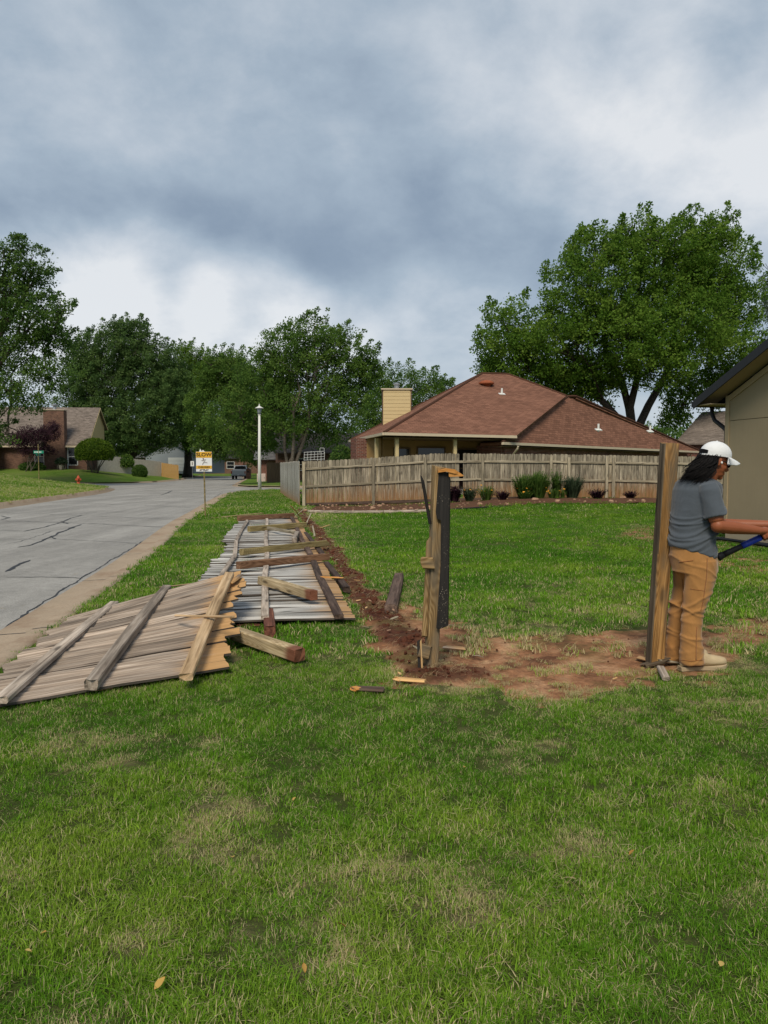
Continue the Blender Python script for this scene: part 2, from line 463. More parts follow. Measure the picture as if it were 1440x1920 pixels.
def blade_mat():
    k = NT('grass blade', .7, .06)
    hue = k.attr('hue', 'INSTANCER').outputs['Fac']; dry = k.attr('dry', 'INSTANCER').outputs['Fac']
    bl = k.attr('tone').outputs['Fac']; h = k.attr('up').outputs['Fac']
    g = k.ramp(hue, ((0.0, (.056, .178, .009)), (.5, (.114, .256, .013)), (1.0, (.215, .325, .033))))
    g = k.hsv(g, k.mr(bl, 0, 1, .45, 1.6))
    g = k.mix(k.math('MULTIPLY', h, .30), g, (.17, .30, .040))
    isdry = k.math('GREATER_THAN', dry, bl)
    d = k.ramp(bl, ((0, (.62, .53, .30)), (.5, (.50, .42, .22)), (1, (.32, .26, .13))))
    c = k.mix(k.math('MULTIPLY', isdry, .95), g, d)
    k.col(c)
    tr = k.n('ShaderNodeBsdfTranslucent'); k.L(c, tr.inputs[0])
    ms = k.n('ShaderNodeMixShader'); ms.inputs[0].default_value = .3
    k.L(k.b.outputs[0], ms.inputs[1]); k.L(tr.outputs[0], ms.inputs[2]); k.L(ms.outputs[0], k.out.inputs[0])
    return k.m
M['blade'] = blade_mat()

def leaf_mat(name, d, m_, l, trans=.28, rough=.6):
    k = NT(name, rough, .10)
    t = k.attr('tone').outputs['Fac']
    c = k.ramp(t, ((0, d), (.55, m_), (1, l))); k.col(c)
    tr = k.n('ShaderNodeBsdfTranslucent'); k.L(c, tr.inputs[0])
    ms = k.n('ShaderNodeMixShader'); ms.inputs[0].default_value = trans
    k.L(k.b.outputs[0], ms.inputs[1]); k.L(tr.outputs[0], ms.inputs[2]); k.L(ms.outputs[0], k.out.inputs[0])
    return k.m
M['leaf_bright'] = leaf_mat('bright leaves', (.045, .110, .012), (.125, .230, .028), (.230, .335, .055), .5)
M['leaf_mid'] = leaf_mat('mid green leaves', (.042, .098, .020), (.112, .205, .038), (.205, .300, .066), .5)
M['leaf_dark'] = leaf_mat('dark leaves', (.034, .084, .018), (.092, .172, .036), (.165, .250, .056), .5)
M['leaf_blue'] = leaf_mat('blue green leaves', (.045, .100, .028), (.110, .190, .056), (.185, .270, .084), .5)
M['leaf_yellow'] = leaf_mat('clipped bush leaves', (.040, .085, .008), (.085, .150, .012), (.15, .22, .022))
M['leaf_purple'] = leaf_mat('purple leaves', (.022, .010, .017), (.046, .020, .030), (.085, .040, .050), .25)
M['leaf_grey'] = leaf_mat('grey green leaves', (.035, .060, .030), (.065, .100, .052), (.11, .15, .085))
M['flower'] = plain('orange petals', (.75, .33, .03), .2, 30, .6)
M['bark'] = wood('bark', (.018, .014, .011), (.045, .036, .028), (.085, .07, .055), grain=(3, 20, 20), knots=False, vary=.1)
M['bark_pale'] = wood('grey bark', (.06, .05, .04), (.12, .10, .08), (.19, .165, .135), grain=(3, 20, 20), knots=False, vary=.1)

def shingles(name, c, rowh=.14, var=.3):
    k = NT(name, .95, .1); uv = k.n('ShaderNodeUVMap').outputs[0]
    br = k.n('ShaderNodeTexBrick'); k.L(uv, br.inputs['Vector']); br.inputs['Scale'].default_value = 1
    br.inputs['Brick Width'].default_value = .32; br.inputs['Row Height'].default_value = rowh; br.inputs['Mortar Size'].default_value = .009; br.inputs['Mortar Smooth'].default_value = .3
    k.setin(br.inputs['Color1'], tuple(x * (1 - var) for x in c)); k.setin(br.inputs['Color2'], tuple(x * (1 + var) for x in c)); k.setin(br.inputs['Mortar'], tuple(x * .38 for x in c))
    f = k.noise(uv, 40, 4, .75); b = k.noise(uv, .45, 5, .6)
    cc = k.hsv(br.outputs[0], k.mr(f, .25, .75, .88, 1.12)); cc = k.hsv(cc, k.mr(b, .3, .7, .88, 1.12))
    k.col(cc); k.bump(k.math('SUBTRACT', f, k.math('MULTIPLY', br.outputs['Fac'], 1.5)), .5, .015)
    return k.m
M['roof_brown'] = shingles('brown shingles', (.215, .105, .070), .14, .22)
M['roof_grey'] = shingles('grey brown shingles', (.20, .165, .14))
M['roof_slate'] = shingles('slate shingles', (.13, .13, .135))
M['roof_dark'] = shingles('dark shingles', (.045, .042, .042))
def bricks(name, c, mortar=(.30, .25, .21)):
    k = NT(name, .9, .15); v = k.n('ShaderNodeUVMap').outputs[0]
    br = k.n('ShaderNodeTexBrick'); k.L(v, br.inputs['Vector']); br.inputs['Scale'].default_value = 1
    br.inputs['Brick Width'].default_value = .21; br.inputs['Row Height'].default_value = .075; br.inputs['Mortar Size'].default_value = .007
    k.setin(br.inputs['Color1'], tuple(x * .65 for x in c)); k.setin(br.inputs['Color2'], tuple(x * 1.3 for x in c)); k.setin(br.inputs['Mortar'], mortar)
    cc = k.hsv(br.outputs[0], k.mr(k.noise(v, 1.2, 5), .3, .7, .8, 1.2)); k.col(cc)
    k.bump(k.math('SUBTRACT', 1.0, br.outputs['Fac']), .6, .01); return k.m
M['brick_red'] = bricks('red brick', (.17, .058, .040))
M['brick_brown'] = bricks('brown brick', (.155, .080, .055), (.20, .15, .12))
M['cream'] = plain('cream siding paint', (.60, .47, .25), .08, 3, .7)
M['cream_trim'] = plain('cream trim', (.56, .47, .34), .10, 4, .7)
def tan_siding():
    k = NT('tan plywood siding', .8, .2); v = k.n('ShaderNodeUVMap').outputs[0]
    sx = k.n('ShaderNodeSeparateXYZ'); k.L(v, sx.inputs[0])
    g = k.noise(k.map(v, (40, 1.2, 1)), 1.0, 6, .6); b = k.noise(v, .8, 4, .6)
    c = k.mix(g, (.31, .25, .155), (.36, .29, .185)); c = k.hsv(c, k.mr(b, .3, .7, .93, 1.07)); k.col(c)
    fr = k.math('FRACT', k.math('MULTIPLY', sx.outputs[0], 4.9)); gr = k.mr(k.math('ABSOLUTE', k.math('SUBTRACT', fr, .5)), .0, .03, 0, 1)
    k.bump(k.math('ADD', k.math('MULTIPLY', g, .3), gr), .35, .006); return k.m
M['tan'] = tan_siding()
M['tan_trim'] = plain('tan trim', (.37, .29, .175), .06, 3, .7)
M['tan_base'] = plain('painted foundation', (.36, .30, .21), .12, 5, .85)
M['black_trim'] = plain('black trim', (.016, .016, .019), .2, 5, .5, .4)
M['black'] = plain('black rubber', (.012, .012, .013), .2, 9, .6, .3)
M['glass_dark'] = plain('dark glass', (.012, .014, .016), .2, 2, .08, .6, 0)
M['white'] = plain('white paint', (.72, .72, .69), .08, 4, .55)
M['white_wall'] = plain('pale painted wall', (.30, .33, .36), .06, 2, .7)
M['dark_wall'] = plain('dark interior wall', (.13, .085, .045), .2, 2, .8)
M['lamp_white'] = plain('lamp post paint', (.66, .66, .62), .1, 5, .5)
M['metal'] = plain('grey steel', (.35, .36, .37), .2, 6, .4, .5, .05, .7)
M['rust'] = plain('rust', (.30, .085, .035), .4, 9, .8)
M['hydrant'] = plain('red hydrant paint', (.42, .075, .03), .25, 9, .6)
M['green_sign'] = plain('green sign', (.02, .22, .14), .1, 6, .5)
M['sign_yellow'] = plain('sign yellow', (.72, .40, .03), .12, 9, .5)
M['sign_white'] = plain('sign white', (.74, .75, .76), .08, 9, .5)
M['sign_ink'] = plain('sign ink', (.045, .028, .012), .2, 9, .6)
M['sign_red'] = plain('sign figure brown', (.13, .045, .02), .2, 9, .6)
M['truck'] = plain('grey truck paint', (.50, .51, .51), .1, 4, .35, .5, 0)
M['tyre'] = plain('tyre', (.012, .012, .012), .2, 9, .8)
M['mulch'] = plain('mulch', (.12, .06, .035), .6, 14, .95, .1, 1.0, 0, 18, .05)
M['stone'] = plain('stone', (.36, .22, .14), .3, 5, .9)
M['skin'] = plain('skin', (.285, .088, .036), .12, 14, .5, .35, .08)
M['hair'] = plain('black hair', (.0045, .0035, .0035), .3, 20, .55, .15, 0)
M['cap'] = plain('white cotton', (.72, .73, .74), .06, 10, .85, .1, .5, 0, 22, .012)
def cloth(name, c, rough=.9, weave=260):
    k = NT(name, rough, .15); v = k.co()
    f = k.noise(v, 7, 5, .6); k.col(k.mix(f, tuple(x * .82 for x in c), tuple(x * 1.18 for x in c)))
    k.b.inputs['Sheen Weight'].default_value = .25
    k.bump(k.math('ADD', k.math('MULTIPLY', k.noise(v, weave, 2), .15), k.noise(k.map(v, (9, 9, 5)), 2.2, 4, .6, 1.2)), .35, .012); return k.m
M['shirt'] = cloth('blue grey t-shirt', (.078, .092, .110))
M['pants'] = cloth('tan duck canvas', (.37, .180, .058))
M['pants_seam'] = cloth('darker canvas seam', (.25, .10, .028))
M['boot'] = plain('suede boot', (.50, .39, .24), .2, 16, .9, .15, .3)
M['boot_sole'] = plain('boot sole', (.42, .33, .21), .2, 16, .8, .2)
M['blue'] = plain('blue grip', (.012, .035, .30), .15, 9, .45, .4)
M['lens'] = plain('spectacle', (.008, .008, .009), .1, 9, .2, .6, 0)
M['straw'] = leaf_mat('dry straw', (.22, .15, .08), (.36, .27, .15), (.50, .40, .24), .1, .8)
M['clod'] = plain('earth clod', (.125, .046, .027), .5, 30, .95, .1, .8, 0, 60, .01)
M['dead_leaf'] = leaf_mat('fallen leaf', (.28, .12, .03), (.55, .36, .10), (.65, .50, .18), .2, .6)

def auto_uv(me):
    uv = me.uv_layers.new(name='UVMap')
    vs = me.vertices
    for p in me.polygons:
        n = p.normal
        if abs(n.z) > .985: u = Vector((1, 0, 0))
        else: u = Vector((0, 0, 1)).cross(n).normalized()
        w = n.cross(u)
        for li, vi in zip(p.loop_indices, p.vertices):
            c = vs[vi].co; uv.data[li].uv = (c.dot(u), c.dot(w))
def buv(mb, name, mat, parent=None, loc=None):
    o = mb.build(name, mat, parent, loc=loc); auto_uv(o.data); return o

# ------------------------------------------------------------------ ground, road, kerbs
RZ = -0.05
def gl(pxs, z=0.0): return [G(x, y, z) for x, y in pxs]
right_edge = gl([(0, 1248), (160, 1133), (277, 1047), (353, 975), (383, 958), (416, 934), (438, 923), (462, 919.5), (487, 918)])
right_asph = gl([(0, 1182), (100, 1118), (160, 1080), (260, 1020), (310, 990), (380, 946), (405, 929), (424, 920), (450, 916.5), (487, 915.5)], RZ)
left_edge = gl([(0, 943), (100, 930), (160, 922.7), (190, 917.5)], 0.1)
def extend_back(pl, y):
    a, b = pl[0], pl[2]; d = (a - b); return [a + d * ((y - a.y) / d.y)] + pl
right_edge = extend_back(right_edge, -6.0); right_asph = extend_back(right_asph, -6.0); left_edge = extend_back(left_edge, -6.0)
ex_y = np.array([p.y for p in right_edge]); ex_x = np.array([p.x for p in right_edge])
_o = np.argsort(ex_y); ex_y, ex_x = ex_y[_o], ex_x[_o]
def xr(y): return np.interp(y, ex_y, ex_x)
YC = float(ex_y[-1])
le_y = [p.y for p in left_edge] + [57.5, 59.5, 60.8, 61.4]; le_x = [p.x for p in left_edge] + [-20.6, -22.0, -24.5, -29.0]
def xl(y): return np.interp(y, le_y, le_x)

dirt_poly = gl([(690, 1142), (735, 1128), (800, 1140), (880, 1172), (960, 1190), (1060, 1186), (1150, 1176), (1230, 1182), (1330, 1178), (1440, 1165), (1560, 1160),
                (1560, 1215), (1440, 1225), (1385, 1222), (1330, 1262), (1270, 1268), (1180, 1290), (1080, 1308), (960, 1312), (910, 1290), (830, 1300), (770, 1285), (725, 1235)])
yard_bare = gl([(1130, 1000), (1230, 985), (1400, 1040), (1440, 1060), (1440, 1075), (1300, 1060), (1200, 1012)])
trench = gl([(796, 1266), (765, 1215), (732, 1172), (690, 1128), (655, 1080), (625, 1035), (598, 1000), (575, 975), (562, 955)])
dig = gl([(790, 1278), (840, 1272), (890, 1262)])

def masks(x, y):
    x = np.asarray(x, float); y = np.asarray(y, float)
    sd_ = sdist(x, y, dirt_poly); td = seg_dist(x, y, trench); dd = seg_dist(x, y, dig)
    nz = fbm(x*2.2, y*2.2, 1.0); nz2 = fbm(x*7, y*7, 4.0)
    dirt = sstep(-.22, .22, sd_ + (nz - .5)*.95 + (nz2 - .5)*.65)
    w = np.interp(y, [5, 8, 12, 25], [.26, .22, .22, .17])
    tr = 1 - sstep(.35, 1.15, td/w + (nz - .5)*1.1 + (nz2-.5)*.7)
    tr = np.maximum(tr, (1 - sstep(.25, 1.0, dd/.18 + (nz2-.5)*1.4))*.8)
    dirt = np.maximum(dirt, tr)
    yb = sstep(-.9, .5, sdist(x, y, yard_bare) + (nz - .5)*1.6)
    dirt = np.maximum(dirt, yb*.55)
    # patches of dry turf
    near = sstep(-.9, -.05, sd_ + (nz - .5)*.8)
    side = (1 - sstep(.2, 1.3, td))*sstep(0, .1, x - np.interp(y, [p.y for p in reversed(trench)][::-1], [p.x for p in reversed(trench)][::-1]) + .1)
    pat = fbm(x*1.5 + 3, y*1.5, 7.0); pat2 = fbm(x*5.1, y*5.1 + 8, 2.0)
    dry = np.clip(sstep(.30, .62, fbm(x*9, y*9 + 4, 6.0))*(.80*sstep(.50, .70, .55*pat + .45*pat2) + .15*near + .55*side + .40*yb), 0, 1)
    return dirt, tr, dry
def H(x, y):
    """height of the right-hand lawn"""
    x = np.asarray(x, float); y = np.asarray(y, float)
    h = .30*sstep(-2.5, 7, x)*sstep(19, 30, y)
    e = sstep(0, .5, x - xr(y))
    h = h + e*(.022*(fbm(x*.8, y*.8, 3.0) - .5) + .008*(fbm(x*6, y*6, 5.0) - .5))
    return h
def H1(x, y): return float(H(np.array([x]), np.array([y]))[0])

def grid_mesh(name, X, Y, Z, mat, smooth=True):
    r, c = X.shape
    v = np.stack([X, Y, Z], -1).reshape(-1, 3)
    i = np.arange(r*c).reshape(r, c)
    f = np.stack([i[:-1, :-1], i[:-1, 1:], i[1:, 1:], i[1:, :-1]], -1).reshape(-1, 4)
    return np_mesh(name, v, f, mat, smooth)

def right_lawn():
    ys = np.concatenate([np.arange(-5, 1.2, .6), np.arange(1.2, 13, .055), np.arange(13, 31, .25), np.arange(31, YC, .8), [YC]])
    off = np.concatenate([np.arange(0, 9.5, .07), np.arange(9.5, 18, .3), np.arange(18, 90, 3)])
    X = xr(ys)[:, None] + off[None, :]; Y = np.repeat(ys[:, None], len(off), 1)
    d, t, dr = masks(X, Y)
    Z = H(X, Y) - .012*d + t*(.055*fbm(X*5, Y*5, 2.0) + .05*(fbm(X*14, Y*14, 6.0) - .4)) + d*(1 - t)*(.035*(fbm(X*4, Y*4, 9.0) - .5) + .03*(fbm(X*15, Y*15, 3.0) - .5))
    me = grid_mesh('lawn', X, Y, Z, M['lawn'])
    fattr(me, 'dirt', d.ravel()); fattr(me, 'trench', t.ravel()); fattr(me, 'dry', dr.ravel()); fattr(me, 'thatch', np.interp(Y, [9, 28], [.9, .15]).ravel())
    tag(link('lawn', me), 'mown green yard with dry patches and bare red earth around the broken posts', 'lawn', kind='structure')
right_lawn()

def simple_lawn(name, X, Y, Z, label):
    me = grid_mesh(name, X, Y, Z, M['lawn'])
    n = X.size; dr = sstep(.5, .75, fbm(X*.6, Y*.6, 3.0)).ravel()*.5
    fattr(me, 'dirt', np.zeros(n)); fattr(me, 'trench', np.zeros(n)); fattr(me, 'dry', dr)
    return tag(link(name, me), label, 'lawn', kind='structure')
def HL(x, y):
    d = np.maximum(0, xl(y) - x); e = np.maximum(0, 61.4 - y)
    return .09 + 1.35*sstep(0, 13, d)*.85 + .10*sstep(0, 2, d) + .02*(fbm(x*.6, y*.6, 2.0) - .5)
ys = np.concatenate([np.arange(-6, 54, .7), np.arange(54, 61.5, .3)]); off = np.concatenate([np.arange(0, 16, .4), np.arange(16, 60, 3)])
X = xl(ys)[:, None] - off[None, ::-1]; Y = np.repeat(ys[:, None], len(off), 1)
simple_lawn('corner_lawn', X, Y, HL(X, Y), 'raised lawn across the road with the fire hydrant')
fl_y = [74.5, 75.3, 77, 82, 100, 114, 135, 160]; fl_x = [-30.5, -27, -25.3, -24.3, -26.3, -29.5, -32.7, -37]
def HF(x, y):
    d = np.minimum(np.maximum(0, np.interp(y, fl_y, fl_x) - x), np.maximum(0, (y - 74.5)))
    return .07 + .30*sstep(0, 2.5, d) + 1.05*sstep(1.0, 11, d)
ys = np.concatenate([np.arange(74.5, 84, .4), np.arange(84, 160, 1.2)]); off = np.concatenate([np.arange(0, 14, .5), np.arange(14, 80, 3)])
X = np.interp(ys, fl_y, fl_x)[:, None] - off[None, ::-1]; Y = np.repeat(ys[:, None], len(off), 1)
simple_lawn('house_lawn', X, Y, HF(X, Y), 'sloping lawn in front of the brick house across the side street')
fr_y = [60.5, 61.5, 64, 74.6, 100, 120, 160]; fr_x = [-8.5, -10.8, -12.2, -13.9, -17.8, -21.5, -30]
ys = np.arange(60.5, 160, 1.0); off = np.concatenate([np.arange(0, 10, .6), np.arange(10, 90, 4)])
X = np.interp(ys, fr_y, fr_x)[:, None] + off[None, :]; Y = np.repeat(ys[:, None], len(off), 1)
def HR(x, y): return .06 + .25*sstep(0, 6, x - np.interp(y, fr_y, fr_x))
simple_lawn('far_lawn', X, Y, HR(X, Y), 'lawn beyond the lamp post where the road bends')
xs = np.linspace(-120, 60, 60); ys = np.arange(138, 200, 3.0)
X, Y = np.meshgrid(xs, ys); simple_lawn('end_lawn', X, Y, .02 + .9*sstep(139, 165, Y), 'lawn at the end of the road under the far trees')

me = grid_mesh('ground', *np.meshgrid(np.linspace(-1500, 1500, 5), np.linspace(-600, 2400, 5)), np.full((5, 5), -.3), M['lawn'])
for a_ in ('dirt', 'trench', 'dry'): fattr(me, a_, np.zeros(25))
tag(link('ground', me), 'wide green ground reaching the horizon', 'ground', kind='structure')

X, Y = np.meshgrid(np.linspace(-75, 40, 60), np.linspace(-8, 150, 90))
road = tag(link('road', grid_mesh('road', X, Y, np.full(X.shape, RZ), M['asphalt'])), 'grey asphalt residential road with tar sealed cracks', 'road', kind='structure')

def strip(name, path, prof, mat, label, left=True):
    """extrude profile [(offset, z)] along a polyline; positive offset to the left of travel"""
    pts = [Vector((p[0], p[1])) for p in path]
    fine = []
    for i in range(len(pts) - 1):
        n = max(2, int((pts[i+1] - pts[i]).length / 1.0))
        for k in range(n): fine.append(pts[i].lerp(pts[i+1], k / n))
    fine.append(pts[-1])
    for _ in range(6): fine = [fine[0]] + [(fine[i-1] + fine[i]*2 + fine[i+1]) / 4 for i in range(1, len(fine)-1)] + [fine[-1]]
    V = []; nP = len(prof)
    for i, p in enumerate(fine):
        t = (fine[min(i+1, len(fine)-1)] - fine[max(i-1, 0)]).normalized(); nrm = Vector((-t.y, t.x))
        for o, z in prof:
            j = .012 * (mnoise.noise((p.x*1.7, p.y*1.7, o*9)))
            V.append((p.x + nrm.x*o, p.y + nrm.y*o, z + j*.3))
    i = np.arange(len(V)).reshape(-1, nP)
    f = np.stack([i[:-1, :-1], i[:-1, 1:], i[1:, 1:], i[1:, :-1]], -1).reshape(-1, 4)
    o = tag(link(name, np_mesh(name, V, f, mat)), label, 'kerb', kind='structure')
    acc = 0.0
    for i in range(1, len(fine) - 1):
        acc += (fine[i] - fine[i-1]).length
        if acc > 3.0 and fine[i].length < 65:
            acc = 0.0; t = (fine[i+1] - fine[i-1]).normalized(); W_ = []
            for k_ in range(nP):
                q = Vector(V[i*nP + k_]); tt = Vector((t.x, t.y, 0))*.009
                W_ += [tuple(q - tt + Vector((0, 0, .003))), tuple(q + tt + Vector((0, 0, .003)))]
            ji = np.arange(len(W_)).reshape(-1, 2)
            link('joint', np_mesh('joint', W_, np.stack([ji[:-1, 0], ji[:-1, 1], ji[1:, 1], ji[1:, 0]], -1), M['tar']), parent=o)
    return o
# right gutter: width measured between the two traced edges (about 0.6 m)
strip('kerb', [(p.x, p.y) for p in right_edge] + [(-4.0, YC + .3), (30, YC + 2)], ((-.06, -.08), (-.03, .012), (.05, .018), (.16, .006), (.22, -.03), (.52, -.044), (.53, -.09)), M['gutter'], 'tan concrete rolled kerb and gutter beside the fallen fence')
strip('kerb', [(p.x, p.y) for p in left_edge] + list(zip(le_x[len(left_edge):], le_y[len(left_edge):])) + [(-60, 61.6)], ((.08, -.1), (.06, .11), (-.10, .115), (-.13, -.02), (-.62, -.044), (-.63, -.09)), M['gutter'], 'tan raised kerb along the far side of the road')
strip('kerb', [(-75, 74.2)] + list(zip(fl_x, fl_y)), ((.10, -.1), (.08, .09), (-.10, .095), (-.13, -.03), (-.5, -.044), (-.51, -.09)), M['gutter'], 'pale kerb curving round the lawn of the brick house')
strip('kerb', [(30, 60.3)] + list(zip(fr_x, fr_y)), ((-.10, -.1), (-.08, .085), (.10, .09), (.14, -.03), (.55, -.044), (.56, -.09)), M['gutter'], 'kerb curving round the lawn beyond the lamp post')

cracks = [([(0,966),(150,872),(300,775),(480,660),(630,572),(780,480),(930,390),(1040,325),(1140,265),(1250,190)], .035), ([(0,665),(220,668),(390,670),(470,675)], .035), ([(0,452),(150,455),(300,452),(500,462),(780,478)], .035), ([(0,350),(190,355),(360,360),(560,368),(930,387)], .05),
 ([(0,305),(200,310),(430,320),(700,330),(1000,342)], .045), ([(280,250),(550,256),(800,262),(1100,278)], .05), ([(480,205),(800,210),(1100,218)], .06), ([(0,405),(130,408)], .05),
 ([(130,410),(250,385),(350,358),(400,335),(465,318)], .075), ([(105,500),(170,487),(240,460),(290,440),(340,415),(400,390),(460,370)], .10), ([(280,440),(312,453)], .07), ([(340,352),(385,368)], .07),
 ([(25,637),(65,618),(110,595),(165,570)], .10), ([(0,322),(50,333),(0,345)], .08), ([(905,205),(935,195),(970,180)], .12), ([(40,480),(120,466),(200,440),(300,405)], .02)]
for pl, w in cracks:
    pts = [G(x/3, 860 + y/3, RZ) for x, y in pl]; fine = []
    for i in range(len(pts)-1):
        n = max(3, int((pts[i+1]-pts[i]).length/.12))
        for k in range(n): fine.append(pts[i].lerp(pts[i+1], k/n))
    fine.append(pts[-1]); mb = MB(); V = []
    for i, p in enumerate(fine):
        t = (fine[min(i+1, len(fine)-1)] - fine[max(i-1, 0)]); t.z = 0; t.normalize(); nr = Vector((-t.y, t.x, 0))
        ww = w*(.35 + 1.1*mnoise.noise((p.x*2.3, p.y*2.3, 1.0))**2*2 + .35*random.random())
        if i in (0, len(fine)-1): ww = .004
        q = p + nr*(.05*mnoise.noise((p.x*1.6, p.y*1.6, 5.0)) + .015*random.uniform(-1, 1)); q.z = RZ + .005
        V += [q + nr*ww*.5, q - nr*ww*.5]
    i = np.arange(len(V)).reshape(-1, 2)
    f = np.stack([i[:-1, 0], i[:-1, 1], i[1:, 1], i[1:, 0]], -1)
    link('crack_seal', np_mesh('crack_seal', [tuple(v) for v in V], f, M['tar']), parent=road)

# ------------------------------------------------------------------ grass blades (uncountable)
def tuft(name, nb, rad, h0, h1, wid, lean=.6):
    V = []; Fq = []; tone = []; up = []
    for b in range(nb):
        a = random.uniform(0, 6.283); r = rad*math.sqrt(random.random()); x, y = r*math.cos(a), r*math.sin(a)
        h = random.uniform(h0, h1); az = random.uniform(0, 6.283); ln = abs(random.gauss(0, lean))*h
        w = wid*random.uniform(.7, 1.3); px_, py_ = -math.sin(az)*w*.5, math.cos(az)*w*.5
        t = random.random(); bi = len(V)
        for s, ws in ((0, 1), (.55, .85), (1, .08)):
            cx = x + math.cos(az)*ln*s*s; cy = y + math.sin(az)*ln*s*s; cz = h*s*(1 - .25*s*min(1, ln/h)) - .004
            V.append((cx + px_*ws, cy + py_*ws, cz)); V.append((cx - px_*ws, cy - py_*ws, cz)); tone += [t, t]; up += [s, s]
        Fq += [(bi, bi+1, bi+3, bi+2), (bi+2, bi+3, bi+5, bi+4)]
    me = np_mesh(name, V, Fq, M['blade']); fattr(me, 'tone', tone); fattr(me, 'up', up)
    return bpy.data.objects.new(name, me)

def scatter(name, pts, attrs, protos, label, cat):
    """pts (n,3); attrs dict incl. var,rz,tx,ty,scl; geometry-node instances of the prototypes"""
    me = bpy.data.meshes.new(name); me.vertices.add(len(pts)); me.vertices.foreach_set('co', np.asarray(pts, np.float32).ravel()); me.update()
    for k, v in attrs.items(): fattr(me, k, v)
    o = link(name, me); tag(o, label, cat, kind='stuff')
    ng = bpy.data.node_groups.new(name, 'GeometryNodeTree')
    ng.interface.new_socket('Geometry', in_out='INPUT', socket_type='NodeSocketGeometry'); ng.interface.new_socket('Geometry', in_out='OUTPUT', socket_type='NodeSocketGeometry')
    gi = ng.nodes.new('NodeGroupInput'); go = ng.nodes.new('NodeGroupOutput'); jn = ng.nodes.new('GeometryNodeJoinGeometry')
    def at(nm):
        a = ng.nodes.new('GeometryNodeInputNamedAttribute'); a.data_type = 'FLOAT'; a.inputs['Name'].default_value = nm; return a.outputs[0]
    for i, pr in enumerate(protos):
        cmp = ng.nodes.new('FunctionNodeCompare'); cmp.data_type = 'FLOAT'; cmp.operation = 'EQUAL'
        ng.links.new(at('var'), cmp.inputs[0]); cmp.inputs[1].default_value = i
        for s in cmp.inputs:
            if s.name == 'Epsilon': s.default_value = .3
        oi = ng.nodes.new('GeometryNodeObjectInfo'); oi.inputs[0].default_value = pr
        ip = ng.nodes.new('GeometryNodeInstanceOnPoints')
        rot = ng.nodes.new('ShaderNodeCombineXYZ')
        for j, nm in enumerate(('tx', 'ty', 'rz')): ng.links.new(at(nm), rot.inputs[j])
        ng.links.new(gi.outputs[0], ip.inputs['Points']); ng.links.new(cmp.outputs[0], ip.inputs['Selection']); ng.links.new(oi.outputs['Geometry'], ip.inputs['Instance'])
        ng.links.new(rot.outputs[0], ip.inputs['Rotation']); ng.links.new(at('scl'), ip.inputs['Scale'])
        ng.links.new(ip.outputs[0], jn.inputs[0])
    ng.links.new(jn.outputs[0], go.inputs[0])
    md = o.modifiers.new('scatter', 'NODES'); md.node_group = ng
    return o

